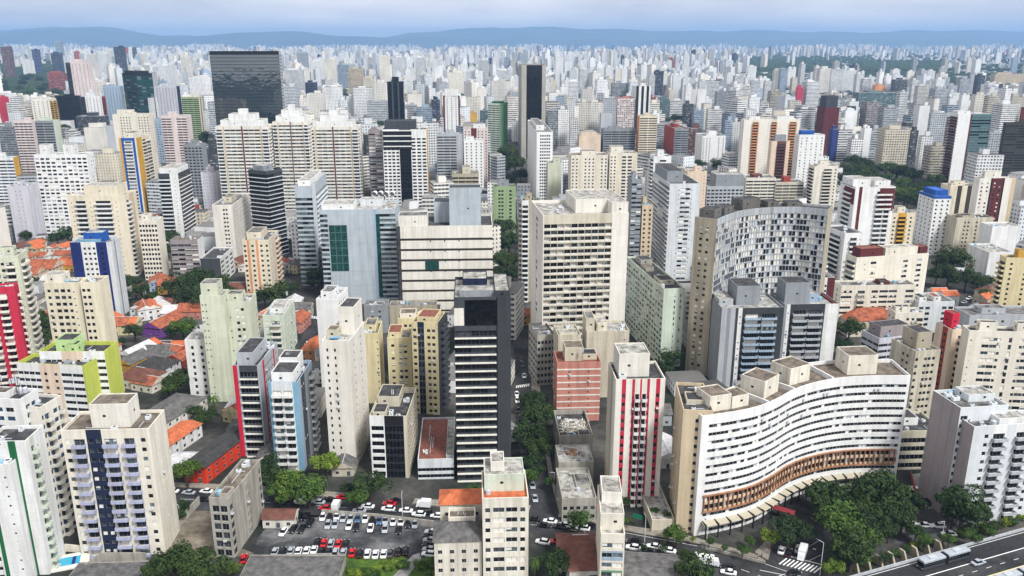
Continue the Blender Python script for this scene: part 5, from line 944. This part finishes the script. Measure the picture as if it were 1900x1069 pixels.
for i in range(1500):
    a=rnd.choice(((190,350,575,735),(190,350,575,735),(30,135,455,530),(245,570,490,600),(1720,1880,470,600),(360,480,735,800),(40,110,560,660))); px,py=rnd.uniform(a[0],a[1]),rnd.uniform(a[2],a[3]); x,y=at(px,py); w,d=rnd.uniform(6.5,10),rnd.uniform(8,12)
    if len(HOUSES)>150 or road_near(px,py) or not free(x,y,max(w,d)*.5): continue
    if fits(x,y,w,6,.9) is None: continue
    house(px,py-8,w,d,rnd.uniform(3.5,6.5),rnd.choice(('orange','orange','orange','brown','brown','bright','grey','white')),rnd.choice(('cream','white','offwhite','beige','yellow','peach','white2','concrete')),rnd.choice((-18,-15,2.9,0))+rnd.uniform(-3,3),rnd.random()<.35)
cand=[]
for i in range(9000):
    y=rnd.uniform(250,1500)**1.0; x=rnd.uniform(-.66,.66)*y; w=rnd.uniform(10,20)
    px,py=proj(x,y,0)
    if not(-40<px<1940) or in_park(px,py) or road_near(px,py): continue
    low=y<560
    if not free(x,y,w*.62): continue
    for H in ((rnd.uniform(5,9),) if y<420 else (rnd.uniform(14,26),7) if low else (rnd.uniform(35,70),rnd.uniform(18,34),8) if y>800 else (rnd.uniform(22,48),rnd.uniform(9,15),6)):
        A=fits(x,y,w,H)
        if A: break
    else: continue
    if not clear(x,y,w): continue
    occupy(x,y,w); cand.append((A,x,y,w,H))
nt_=0
for i in range(9000):
    y=rnd.uniform(230,1150); x=rnd.uniform(-.64,.64)*y; px,py=proj(x,y,0); rr=rnd.uniform(2.6,5)
    if nt_>=50 or not(-20<px<1920) or (py>690 and rnd.random()<.6) or (940<px<1012 and py>690) or (py>895): continue
    if not free(x,y,rr*.6) or not clear(x,y,rr,0): continue
    if fits(x,y,rr*2,rr*2,.12) is None: continue
    tree_at(x,y,rr,rnd.choice('dddg')); occupy(x,y,rr*1.5); nt_+=1
print('fill candidates',len(cand),'houses',len(HOUSES),'trees',len(TREES))
cand.sort(key=lambda t:-t[0]); rest=FB()
NKEY=len(bpy.data.objects)
nfill=max(40,300-len([o for o in COL.objects if o.get('category') and o['category'] not in('tree','bush','palm tree','house','barrier')]))
for i,(A,x,y,w,H) in enumerate(cand):
    col=rnd.choice(PAL); sty=rnd.choice('wwWrrRsn' if H>12 else 'wsn'); d=w*rnd.uniform(.8,1.3); yaw=R(rnd.choice((2.9,2.9,-10,18,35))+rnd.uniform(-3,3))
    if i<nfill:
        o=far_building(x,y,w,d,H,yaw,col,sty); tag(o,None,'apartment tower' if H>30 else 'low building','infill buildings'); pend(o,f'{CN.get(col,col)} {"tower" if H>30 else "low block" if H<12 else "mid-rise block"}',x,y)
    else: rest.box(x,y,w,d,0,H,yaw,(lambda q:tuple(v*q for v in lin(RGB[col])))(rnd.uniform(.85,1.05)),ST[sty],darkroof())
# far city out to the hills
leaf=[]; r2=random.Random(5)
GREENS=[(1395,1560,118,150,.72),(1600,1760,118,150,.9),(1690,1900,138,165,.7),(1430,1620,108,122,.5),(1330,1480,108,135,.45),(0,130,125,180,.75),(470,560,95,108,.3),(1050,1300,95,115,.3)]
def clump(px,py):
    s=math.sin(px*.021+py*.13)+math.sin(px*.052-py*.21+1.3)+.6*math.sin(px*.11+py*.4)
    return s
n_far=0
for a,b,c_,d,p_ in GREENS:
    for i in range(int((b-a)*(d-c_)*.16*p_)): leaf.append(at(r2.uniform(a,b),r2.uniform(c_,d)))
for i in range(60000):
    u=r2.random(); y=1300*((16500/1300)**u); x=r2.uniform(-.68,.68)*y; px,py=proj(x,y,0)
    if in_park(px,py) and py<260 and px<130: continue
    gp=max([g_[4] for g_ in GREENS if g_[0]<px<g_[1] and g_[2]<py<g_[3]] or [0.0])
    if r2.random()<gp or (y>2200 and r2.random()<.21): leaf.append((x,y)); continue
    if r2.random()>(.62 if y<3000 else .5) : continue
    c=clump(px,py); w=r2.uniform(13,26); tall=r2.random()<(.42+.26*c)*(1 if y<6000 else .75)
    if 1370<px<1910 and 108<py<176 and r2.random()<.8: tall=False
    H=r2.uniform(26,64)*(1+.12*c) if tall and y<3500 else r2.uniform(32,88)*(1+.15*c) if tall else r2.uniform(5,18)
    if y<2600:
        if fits(x,y,w,H,.2) is None:
            H=8
            if fits(x,y,w,H,.2) is None: continue
    if y<5000:
        if not clear(x,y,w,1): continue
        occupy(x,y,w)
    col=r2.choice(PAL) if r2.random()<.8 else 'white'; v_=r2.uniform(.85,1.05); cc=tuple(q*v_ for q in lin(RGB[col]))
    yaw=R(r2.choice((2.9,2.9,-12,20,40))+r2.uniform(-4,4)); sty=ST[r2.choice('wwrsnnsw')]
    rest.box(x,y,w,w*r2.uniform(.7,1.2),0,H,yaw,cc,sty,darkroof(r2)); n_far+=1
    if H>28 and y<5500: rest.box(x+r2.uniform(-3,3),y,w*.4,w*.4,H-.01,H+r2.uniform(3,6),yaw,cc,-1,darkroof(r2))
for i in range(52000):
    u=r2.random(); y=620*((5200/620)**u); x=r2.uniform(-.67,.67)*y; px,py=proj(x,y,0); w=r2.uniform(6,13)
    if in_park(px,py) or any(g_[0]<px<g_[1] and g_[2]<py<g_[3] for g_ in GREENS): continue
    if y<1500 and not free(x,y,w*.6): continue
    if not clear(x,y,w,.5): continue
    H=r2.uniform(4,14)
    if y<1500 and fits(x,y,w,H,.3) is None: continue
    occupy(x,y,w); red=r2.random()<.14; col='brick' if red and r2.random()<.2 else r2.choice(PAL)
    rest.box(x,y,w,w*r2.uniform(.8,1.5),0,H,R(r2.choice((2.9,-12,20))+r2.uniform(-4,4)),(lambda q:tuple(v*q for v in lin(RGB[col])))(r2.uniform(.75,1.0)),ST[r2.choice('wsn')],(.26,.09,.05) if red else darkroof(r2)); n_far+=1
print('far boxes',n_far,len(leaf))
tag(rest.build('distant_city'),'pale mass of countless distant city blocks fading towards the blue hills','city',kind='stuff')
# far greenery: one mass of leafy crowns
fm=MB()
for (x,y) in leaf[:10000]:
    for k in range(2 if y<5000 else 1):
        rr=r2.uniform(6,11)*(1 if y<4000 else 1.7); cx_,cy_=x+r2.uniform(-14,14),y+r2.uniform(-14,14); n=7; z1=rr*1.5
        ring=[[(cx_+rr*q*math.cos(6.283*i/n+k)*r2.uniform(.75,1.15),cy_+rr*q*math.sin(6.283*i/n+k)*r2.uniform(.75,1.15),z) for i in range(n)] for q,z in((.55,.5),(1,rr*.7),(.7,rr*1.25))]
        for a_,b_ in zip(ring[:-1],ring[1:]):
            for i in range(n): fm.q(a_[i],a_[(i+1)%n],b_[(i+1)%n],b_[i],LEAF['d'])
        for i in range(n): fm.tri(ring[2][i],ring[2][(i+1)%n],(cx_,cy_,z1),LEAF['d'])
tag(fm.build('distant_trees'),'dark tree masses among the far city blocks','trees',kind='stuff')
# ---------------------------------------------------------------- cars
def paint(c): return simple('car_'+c,c,.25,.0,.6)
TYRE=simple('tyre','carblack',.8); LAMP=simple('lamp_glass','carwhite',.2); TAIL=simple('tail_glass','redcar',.3)
def loft(rings,m,b,caps=True):
    n=len(rings[0])
    for a,c in zip(rings[:-1],rings[1:]):
        for i in range(n): b.q(a[i],a[(i+1)%n],c[(i+1)%n],c[i],m)
    if caps: b.poly(rings[0][::-1],m); b.poly(rings[-1],m)
def car_meshes(c,suv=False):
    m=paint(c); b=MB(); hb=.95 if suv else .82; L=2.1
    def ring(x,w,z0,z1,ins=.08): return [(x,-w,z0+.12),(x,-w+ins,z0),(x,w-ins,z0),(x,w,z0+.12),(x,w,z1-.16),(x,w-ins*1.6,z1),(x,-w+ins*1.6,z1),(x,-w,z1-.16)]
    loft([ring(-L,.68,.38,hb-.14),ring(-L+.12,.82,.26,hb),ring(-1.2,.88,.22,hb+.05),ring(.2,.9,.22,hb+.03),ring(1.0,.88,.22,hb-.02),ring(1.75,.83,.25,hb-.14),ring(L,.66,.36,hb-.26)],m,b)
    zt=1.62 if suv else 1.44; xr=-1.55 if suv else -1.15
    roof=[(xr+.18,-.56,zt),(.25,-.56,zt),(.25,.56,zt),(xr+.18,.56,zt)]; rb=[(p[0],p[1],zt-.07) for p in roof]; b.hexa(rb,[(p[0]*.97,p[1]*.93,zt) for p in roof],m)
    for sy in(-1,1):
        b.q((-.42,sy*.70,hb+.03),(-.34,sy*.70,hb+.03),(-.34,sy*.575,zt-.04),(-.42,sy*.575,zt-.04),m)
    w=MB(); base=[(xr-.22,-.74,hb-.02),(.98,-.74,hb-.02),(.98,.74,hb-.02),(xr-.22,.74,hb-.02)]; w.hexa(base,[(xr+.16,-.565,zt-.05),(.27,-.565,zt-.05),(.27,.565,zt-.05),(xr+.16,.565,zt-.05)],G_BLACK)
    wh=MB(); n=12
    A=[(.31*math.cos(6.283*i/n),-.1,.31*math.sin(6.283*i/n)) for i in range(n)]; B=[(p[0],.1,p[2]) for p in A]
    for i in range(n): wh.q(A[i],A[(i+1)%n],B[(i+1)%n],B[i],TYRE)
    wh.poly(A,TYRE); wh.poly(B[::-1],TYRE); global RIMM
    if RIMM is None:
        q_=MB(); rm_=simple('rim','silver',.3,.8)
        for y_ in(-.115,.115): q_.poly([(.2*math.cos(6.283*i/8),y_,.2*math.sin(6.283*i/8)) for i in range(8)],rm_)
        RIMM=q_.mesh('rim')
    hl=MB(); hl.box(-.06,.06,-.16,.16,-.07,.07,LAMP); tl=MB(); tl.box(-.05,.05,-.13,.13,-.08,.08,TAIL); mr=MB(); mr.box(-.07,.07,-.1,.1,-.06,.06,m)
    return b.mesh('body'),w.mesh('windows'),wh.mesh('wheel'),hl.mesh('headlight'),tl.mesh('tail_light'),mr.mesh('mirror'),hb
CM={}; RIMM=None
CARC=dict(w='carwhite',k='carblack',s='silver',r='redcar',b='carblue',g='graphite'); CNAME=dict(w='white',k='black',s='silver',r='red',b='blue',g='dark grey')
CARS=[]
def car(px,py,c,az,where,z=.0):
    suv=rnd.random()<.3; k=(c,suv)
    if k not in CM: CM[k]=car_meshes(CARC[c],suv)
    bo,wi,wh,hl,tl,mr,hb=CM[k]; x,y=at(px,py,z+.7); o=tag(empty('parked_car',(x,y,z),R(az)),None,'car','cars in the streets and car park')
    link('body',bo,o); link('windows',wi,o)
    for sx_ in(-1.3,1.32):
        for sy in(-.78,.78): w_=link('wheel',wh,o,(sx_,sy,.31)); link('rim',RIMM,w_)
    for sy in(-.55,.55): link('headlight',hl,o,(2.0,sy,hb-.28)); link('tail_light',tl,o,(-2.06,sy,hb-.2))
    for sy in(-.93,.93): link('mirror',mr,o,(.75,sy,hb+.05))
    o.scale=(1.1,1.1,1.08); CARS.append((where,c,x,y,o))
def zz(L,ox,oy,az,where,s=3.9583):
    for x,y,c in L: car(ox+x/s,oy+y/s,c,az(x,y) if callable(az) else az,where)
zz([(510,630,'w'),(563,630,'k'),(613,627,'w'),(660,640,'s'),(715,640,'s'),(768,645,'b'),(822,645,'w'),(875,655,'k'),(925,657,'b'),(970,655,'s'),(1027,665,'w'),(1083,668,'w'),(1135,680,'k'),(1187,685,'s')],470,799,272.9,'back row of the car park')
zz([(548,690,'s'),(600,688,'s'),(702,695,'w'),(755,705,'k'),(860,712,'w'),(967,718,'s'),(1068,728,'k')],470,799,272.9,'second row of the car park')
zz([(245,675,'w'),(220,742,'w'),(293,718,'k'),(355,720,'k'),(415,675,'k'),(335,628,'k'),(385,628,'k')],470,799,262,'left corner of the car park')
zz([(470,815,'k'),(518,822,'r'),(570,828,'s'),(625,828,'r'),(680,828,'k')],470,799,92.9,'short third row of the car park')
zz([(158,887,'s'),(213,884,'k'),(275,882,'s'),(330,884,'w'),(390,880,'w'),(447,870,'w'),(497,882,'k'),(550,887,'k'),(603,892,'s'),(660,893,'s'),(725,893,'r'),(780,900,'k'),(838,902,'w'),(897,905,'w'),(957,902,'w'),(1005,898,'g'),(1065,885,'k'),(1118,880,'k')],470,799,92.9,'front row of the car park')
zz([(35,942,'k'),(-5,948,'k'),(1310,740,'w'),(1300,770,'k'),(1300,800,'s'),(1295,833,'k'),(1295,868,'s'),(1290,905,'w')],470,799,170,'edge of the car park')
zz([(210,515,'k'),(340,522,'w'),(400,500,'w'),(478,522,'s'),(530,565,'r'),(555,505,'k'),(655,485,'r'),(780,582,'s'),(840,552,'w'),(1000,532,'r'),(1040,514,'k'),(990,572,'w'),(1120,584,'w'),(1215,612,'w'),(1282,600,'k'),(1350,622,'w')],470,799,172,'street behind the car park')
zz([(190,400,'s'),(208,495,'s')],940,799,275,'side street mouth'); zz([(200,645,'k'),(270,692,'k'),(320,662,'w'),(385,702,'k'),(425,690,'w'),(560,714,'w'),(615,695,'k')],940,799,165,'avenue junction')
zz([(935,815,'k'),(930,857,'w'),(1083,847,'w'),(1190,877,'w'),(1040,887,'k'),(1170,920,'k'),(1630,1000,'k'),(1630,1037,'w'),(265,815,'w')],940,799,163,'avenue below the wavy block'); zz([(370,808,'r')],940,799,175,'yard of the brown roofed house')
zz([(1105,430,'w'),(1200,430,'w'),(1235,490,'k'),(1180,520,'k')],1420,799,118,'small paved lot by the blue white block'); zz([(1060,677,'w'),(1165,692,'w'),(1270,697,'w'),(1350,755,'w')],1420,799,175,'lot above the highway ramp'); zz([(120,875,'w'),(170,892,'k'),(245,865,'w')],1420,799,62,'parking strip beside the crosswalk'); zz([(210,1042,'k')],1420,799,20,'crosswalk corner')
car(1420+1565/3.9583,799+965/3.9583,'s',math.degrees(math.atan2(hu.y,hu.x)),'highway lanes',2.5)
zz([(1385,452,'s'),(1265,440,'w'),(1515,442,'w'),(1490,502,'k')],0,799,172,'street by the orange house'); zz([(1790,938,'r'),(1850,945,'k')],0,799,100,'derelict block forecourt')
zz([(370,97,'r'),(298,97,'w')],470,550,178,'far side street crossing'); zz([(395,350,'w'),(390,395,'s'),(410,380,'k'),(455,410,'k')],470,550,265,'far side street')
zz([(65,230,'w'),(120,135,'w'),(110,90,'k'),(108,465,'k'),(130,582,'w'),(75,715,'w'),(78,762,'w'),(85,835,'k'),(95,890,'k'),(120,500,'k'),(125,60,'k')],940,550,272,'narrow street below the hotel')
zz([(1495,1003,'w'),(1460,1030,'s'),(1480,960,'k')],1420,300,215,'curving street by the orange roofs'); zz([(230,600,'w'),(440,620,'w'),(290,598,'s')],0,300,175,'far left crossing street')
wc={}
for w_,c,x,y,o in CARS: wc.setdefault((w_,c),[]).append((proj(x,y,0)[0],o))
for (w_,c),l in wc.items():
    l.sort(key=lambda t:t[0])
    for i,(_,o) in enumerate(l):
        o['label']=(f'{CNAME[c]} car in the {w_}' if len(l)==1 else f'{ORD[i]} {CNAME[c]} car from left, {w_}')
# buses, trucks and a pickup
def bus(s,t,label):
    p=HP(s,t); root=tag(empty('articulated_bus',(p[0],p[1],2.51),math.atan2(hu.y,hu.x)),label,'bus'); body=simple('bus_white','silver',.4); lo=simple('bus_grey','graphite',.5)
    for x0,x1 in((-9,-.6),(.6,9)):
        b=MB(); b.box(x0,x1,-1.25,1.25,.35,1.25,lo); b.box(x0,x1,-1.25,1.25,2.45,3.0,body); e=[(x0+.1,-1.25,3),(x1-.1,-1.25,3),(x1-.1,1.25,3),(x0+.1,1.25,3)]; b.hexa(e,[(q[0],q[1]*.85,3.15) for q in e],body); b.build('body',root)
        w=MB(); w.box(x0+.03,x1-.03,-1.22,1.22,1.25,2.45,G_BLACK); w.build('windows',root)
        for k in range(7): b=MB(); x=x0+.15+(x1-x0-.3)*k/6; b.box(x-.05,x+.05,-1.26,1.26,1.2,2.5,lo); b.build('pillar',root)
        b=MB(); b.box((x0+x1)/2-1.3,(x0+x1)/2+1.3,-.8,.8,3.15,3.4,simple('bus_unit','ltgrey',.6)); b.build('roof_unit',root)
        for x in ((x0+2,x1-2) if x0<0 else (x0+2.2,x1-2.2)):
            for sy in(-1.1,1.1): w=MB(); w.tube((0,-.15,0),(0,.15,0),.48,TYRE,14); w.build('wheel',root,(x,sy,.48))
    b=MB()
    for k in range(6): b.box(-.6+k*.2,-.6+k*.2+.13,-1.15-.06*(k%2),1.15+.06*(k%2),.4,3.0,TYRE)
    b.build('bellows',root); b=MB(); b.box(-9.04,-8.99,-1.1,1.1,1.3,2.6,G_BLACK); b.build('windscreen',root)
    for sy in(-.85,.85): b=MB(); b.box(-9.06,-8.98,sy-.2,sy+.2,.6,.85,LAMP); b.build('headlight',root)
q0=at(1695+53,1034,4); s0_=(q0[0]-HA[0])*hu.x+(q0[1]-HA[1])*hu.y; bus(s0_,3.6,'grey articulated bus in the dark bus lane'); q0=at(1420+1690/3.96,799+1055/3.96,4); bus((q0[0]-HA[0])*hu.x+(q0[1]-HA[1])*hu.y+6,17.5,'second bus cut off by the bottom right corner')
def truck(px,py,az,label,L=6.2):
    x,y=at(px,py,1.2); root=tag(empty('delivery_truck',(x,y,0),R(az)),label,'truck'); wp=paint('carwhite'); b=MB(); b.box(-L/2,L/2-1.7,-1.1,1.1,.7,2.9,wp); b.build('cargo_box',root)
    b=MB(); e=[(L/2-1.6,-1,.5),(L/2,-1,.5),(L/2,1,.5),(L/2-1.6,1,.5)]; b.hexa(e,[(L/2-1.6,-.95,2.2),(L/2-.5,-.95,2.2),(L/2-.5,.95,2.2),(L/2-1.6,.95,2.2)],wp); b.build('cab',root)
    b=MB(); b.q((L/2-.22,-.85,1.25),(L/2-.22,.85,1.25),(L/2-.47,.8,2.05),(L/2-.47,-.8,2.05),G_BLACK); b.build('windscreen',root); b=MB(); b.box(-L/2+.2,L/2-.2,-.8,.8,.4,.7,TYRE); b.build('chassis',root)
    for sx_ in(-L/2+1.2,L/2-1):
        for sy in(-.95,.95): w=MB(); w.tube((0,-.13,0),(0,.13,0),.42,TYRE,12); w.build('wheel',root,(sx_,sy,.42))
truck(1420+272/3.958,799+900/3.958,242,'white box truck waiting at the crosswalk'); truck(940+1470/3.958,799+955/3.958,343,'large white delivery van on the avenue beside trees',7.5); truck(470+612/3.958,799+548/3.958,85,'white van parked on the street behind the car park',5); truck(470+1250/3.958,799+540/3.958,172,'white truck with an open bed by the podium',5)
# ---------------------------------------------------------------- walls, lamps, pool, small street things
def wallrun(name,px,h,m,label,cat='wall',th=.3):
    b=MB(); P=[at(*p) for p in px]
    for a,c in zip(P[:-1],P[1:]):
        L=math.hypot(c[0]-a[0],c[1]-a[1]); u=((c[0]-a[0])/L,(c[1]-a[1])/L); b.obox(a,u,(u[1],-u[0]),L,th,0,h,m)
    return tag(b.build(name),label,cat)
wm_=wall_mat('concrete',.9)
wallrun('boundary_wall',[(598,957),(700,965),(815,979)],2.4,wm_,'stained concrete wall between the car park and the street'); wallrun('boundary_wall',[(305,1015),(335,975),(370,935)],3,wm_,'mouldy concrete wall between cream tower and vacant lot')
wallrun('boundary_wall',[(478,1036),(560,1034),(640,1032)],1.2,wm_,'low concrete wall along the front of the car park'); wallrun('boundary_wall',[(100,1052),(122,1022),(160,1026)],2.5,wall_mat('cream'),'cream wall round the small blue pool'); wallrun('boundary_wall',[(160,1062),(188,1040),(272,1040)],2.8,wm_,'mouldy grey wall below the cream tower')
wallrun('boundary_wall',[(1690,885),(1700,925),(1712,948)],2.2,wall_mat('brick'),'reddish wall along the small paved lot'); wallrun('boundary_wall',[(1728,872),(1762,925)],3,wm_,'pale wall beside the planted ramp under the blue block'); wallrun('boundary_wall',[(1300,1016),(1420,1046)],.9,wm_,'low kerb wall along the avenue planting')
p=at(133,1043); root=tag(empty('swimming_pool',(p[0],p[1],0),R(20)),'small turquoise swimming pool with a dark lane beside cream tower','pool'); b=MB(); b.box(-5,5,-4,4,0,.5,wall_mat('offwhite')); b.build('deck',root); b=MB(); b.box(-3.4,2.4,-2.2,2.2,.4,.54,simple('pool_water','sky',.08,raw=(.06,.42,.62))); b.build('water',root); b=MB(); b.box(.2,1.2,-2.0,2.0,.5,.56,simple('pool_dark','navy',.2)); b.build('lane',root)
def lamp(px,py,h,az,label):
    x,y=at(px,py); root=tag(empty('street_lamp',(x,y,0),R(az)),label,'street lamp','street lamps'); b=MB(); b.tube((0,0,0),(0,0,h),.11,FRAME_W,7,.07); b.build('pole',root); b=MB(); b.tube((0,0,h),(1.8,0,h+.35),.06,FRAME_W,6); b.build('arm',root); b=MB(); b.box(1.6,2.4,-.16,.16,h+.28,h+.42,FRAME_D); b.build('lamp_head',root)
for a in [(1521,1068,11,140,'tall pale street lamp beside the crosswalk'),(1028,915,8,200,'street lamp at the mouth of the narrow street'),(1196,1006,9,100,'street lamp on the avenue by crimson striped tower'),(1310,1020,9,100,'street lamp on the avenue below the wavy block'),(747,957,8,90,'street lamp on the street behind the car park'),(335,968,6,150,'slim lamp on the wall by the cream tower'),(1745,1015,9,200,'street lamp above the highway ramp')]: lamp(*a)
for i in range(8):
    px,py=1587+i*22,1060-i*5.6; x,y=at(px,py); b=MB(); e=[(-.35,-1.6,0),(.35,-1.6,0),(.35,1.6,0),(-.35,1.6,0)]; b.hexa(e,[(-.3,-.2,2.9),(.3,-.2,2.9),(.3,1.5,2.9),(-.3,1.5,2.9)],wall_mat('beige2',.9)); o=tag(b.build('concrete_fin',None,(x,y,0)),f'pale concrete fin beside the highway ramp, {ORD[i]} from the left','buttress','fins along the ramp'); o.rotation_euler=(0,0,R(25))
x,y=at(1182,978); root=tag(empty('street_sign',(x,y,0),R(-25)),'large green road sign board before crimson striped tower','sign'); b=MB(); b.tube((0,0,0),(0,0,4.2),.08,FRAME_D); b.build('pole',root); b=MB(); b.box(-1.5,1.5,-.06,.06,3,4.6,simple('sign_green','green',.4,raw=(.01,.2,.1))); b.build('board',root)
x,y=at(1095,950); root=tag(empty('awning',(x,y,0),R(2.9)),'red shop awning on the corner block','awning'); b=MB(); e=[(-2.5,-1.6,2.6),(2.5,-1.6,2.6),(2.5,0,3.2),(-2.5,0,3.2)]; b.hexa(e,[(q[0],q[1],q[2]+.12) for q in e],simple('awning_red','redcar',.7)); b.build('cloth',root); b=MB(); b.tube((-2.4,-1.5,0),(-2.4,-1.5,2.6),.05,FRAME_D); b.tube((2.4,-1.5,0),(2.4,-1.5,2.6),.05,FRAME_D); b.build('posts',root)
x,y=at(1452,958); root=tag(empty('awning',(x,y,0),R(-35)),'dark red awning under the wavy block canopy','awning'); b=MB(); e=[(-4,-1.8,2.6),(4,-1.8,2.6),(4,0,3.3),(-4,0,3.3)]; b.hexa(e,[(q[0],q[1],q[2]+.12) for q in e],simple('awning_dark','darkred',.7)); b.build('cloth',root); b=MB(); b.tube((-3.9,-1.7,0),(-3.9,-1.7,2.6),.06,FRAME_D); b.tube((3.9,-1.7,0),(3.9,-1.7,2.6),.06,FRAME_D); b.build('posts',root)
# painted figure on the roof slab (flat paint)
b=MB(); mp_=simple('mural_brown','tan',.8,raw=(.30,.17,.09)); mk_=simple('mural_dark','brown',.8,raw=(.09,.045,.03))
def disc(cx_,cy_,rx,ry,z,m,n=18): b.poly([(cx_+rx*math.cos(6.283*i/n),cy_+ry*math.sin(6.283*i/n),z) for i in range(n)],m)
disc(0,2.5,1.75,1.4,.0,mk_); disc(0,2.4,1.5,1.15,.004,mp_); disc(0,-.4,1.6,1.7,.0,mk_); disc(0,-.4,1.35,1.45,.004,mp_); disc(0,2.0,.8,.3,.008,mk_)
for sx_ in(-1,1): disc(sx_*2.6,.9,.75,.9,.0,mk_); disc(sx_*2.6,.9,.55,.7,.004,mp_); disc(sx_*1.95,-.4,.55,1.0,.0,mk_); disc(sx_*.5,2.9,.2,.25,.008,mk_)
kk=[k for k in KEYS if k['root'] is mural][0]; o=b.build('painted_figure',mural,(-.5,.2,kk['H']-.235))
# rubble on the half demolished house
kk=[k for k in KEYS if 'half demolished' in k['ph']][0]; b=MB(); rr=random.Random(4)
for i in range(240):
    x,y,z=rr.uniform(-4,6),rr.uniform(-6,5),kk['H']-1.75; a=rr.uniform(0,3.1); b.obox((x,y),(math.cos(a),math.sin(a)),(-math.sin(a),math.cos(a)),rr.uniform(.3,1.8),rr.uniform(.15,.5),z,z+rr.uniform(.1,.5),wall_mat(rr.choice(('offwhite','concrete','beige'))))
tag(b.build('rubble',kk['root']),kind='stuff')
# white storage tanks on the metal office roof, satellite dishes
for i in range(4):
    kk=[k for k in KEYS if 'metal clad' in k['ph']][0]; p=at(695+i*11,357,kk['H']+1); b=MB(); b.tube((0,-2.2,1.2),(0,2.2,1.2),1.5,simple('tank_white','white',.5),16); b.build('storage_tank',kk['root'],(p[0]-kk['root'].location.x,p[1]-kk['root'].location.y,kk['H']-1))
# pedestrians on the pavement: one continuous body each, clothes over it
def skinned(name,pts,edges,rad,m):
    me=bpy.data.meshes.new(name); me.from_pydata(pts,edges,[]); o=bpy.data.objects.new('tmp',me); COL.objects.link(o); o.modifiers.new('s','SKIN'); sv_=me.skin_vertices
    if not sv_: return None
    for v_,r_ in zip(sv_[0].data,rad): v_.radius=(r_,r_)
    sv_[0].data[0].use_root=True; o.modifiers.new('u','SUBSURF').levels=1; dg=bpy.context.evaluated_depsgraph_get(); out=bpy.data.meshes.new_from_object(o.evaluated_get(dg)); bpy.data.objects.remove(o); out.materials.clear(); out.materials.append(m); out.name=name; return out
def person(px,py,az,shirt,trousers,label):
    x,y=at(px,py); root=tag(empty('person',(x,y,.14),R(az)),label,'person','pedestrians'); sk=simple('skin','tan',.6,raw=(.36,.2,.13))
    P=[(0,0,.95),(0,0,1.15),(0,0,1.38),(0,.0,1.5),(.02,0,1.62),(.03,0,1.74),(0,.19,1.38),(.02,.25,1.12),(.12,.25,.88),(0,-.19,1.38),(-.03,-.25,1.12),(.02,-.25,.88),(.03,.09,.9),(.14,.1,.5),(.08,.1,.08),(.2,.1,.04),(.0,-.09,.9),(-.08,-.1,.5),(-.24,-.1,.1),(-.14,-.1,.04)]
    E=[(0,1),(1,2),(2,3),(3,4),(4,5),(2,6),(6,7),(7,8),(2,9),(9,10),(10,11),(0,12),(12,13),(13,14),(14,15),(0,16),(16,17),(17,18),(18,19)]
    r_=[.14,.13,.15,.055,.095,.07,.06,.045,.035,.06,.045,.035,.085,.06,.045,.04,.085,.06,.045,.04]
    def mk(nm,ids,k,m):
        ix={v:i for i,v in enumerate(ids)}; me=skinned(nm,[P[i] for i in ids],[(ix[a],ix[c]) for a,c in E if a in ix and c in ix],[r_[i]*k for i in ids],m)
        if me: link(nm,me,root)
    mk('body',list(range(20)),1,sk); mk('shirt',[0,1,2,6,7,9,10],1.16,simple('cloth_'+shirt,shirt,.8)); mk('trousers',[0,12,13,14,16,17,18],1.2,simple('cloth_'+trousers,trousers,.8))
    b=MB(); b.cyl(0,0,0,.07,.1,simple('hair','carblack',.8),10,.03); b.build('hair',root,(.02,0,1.72))
person(1406,1038,20,'white','navy2','pedestrian in a white top walking past the avenue planting'); person(1413,1036,200,'black','graphite','pedestrian in dark clothes on the corner pavement'); person(1206,988,160,'grey','navy2','pedestrian in grey on the pavement below crimson striped tower')
settle()
# ---------------------------------------------------------------- air
hm=bpy.data.materials.new('haze'); hm.use_nodes=True; ht=hm.node_tree; ht.nodes.clear(); ho=ht.nodes.new('ShaderNodeOutputMaterial'); hv_=ht.nodes.new('ShaderNodeVolumePrincipled')
hv_.inputs['Color'].default_value=(.36,.61,1,1); hv_.inputs['Density'].default_value=HAZE_D; hv_.inputs['Anisotropy'].default_value=.1; ht.links.new(hv_.outputs[0],ho.inputs['Volume'])
b=MB(); b.box(-37000,37000,-2000,38000,-2,620,hm); o=tag(b.build('haze'),'thin pale blue haze over the far city','haze',kind='stuff'); hm.cycles.homogeneous_volume=True if hasattr(hm.cycles,'homogeneous_volume') else None
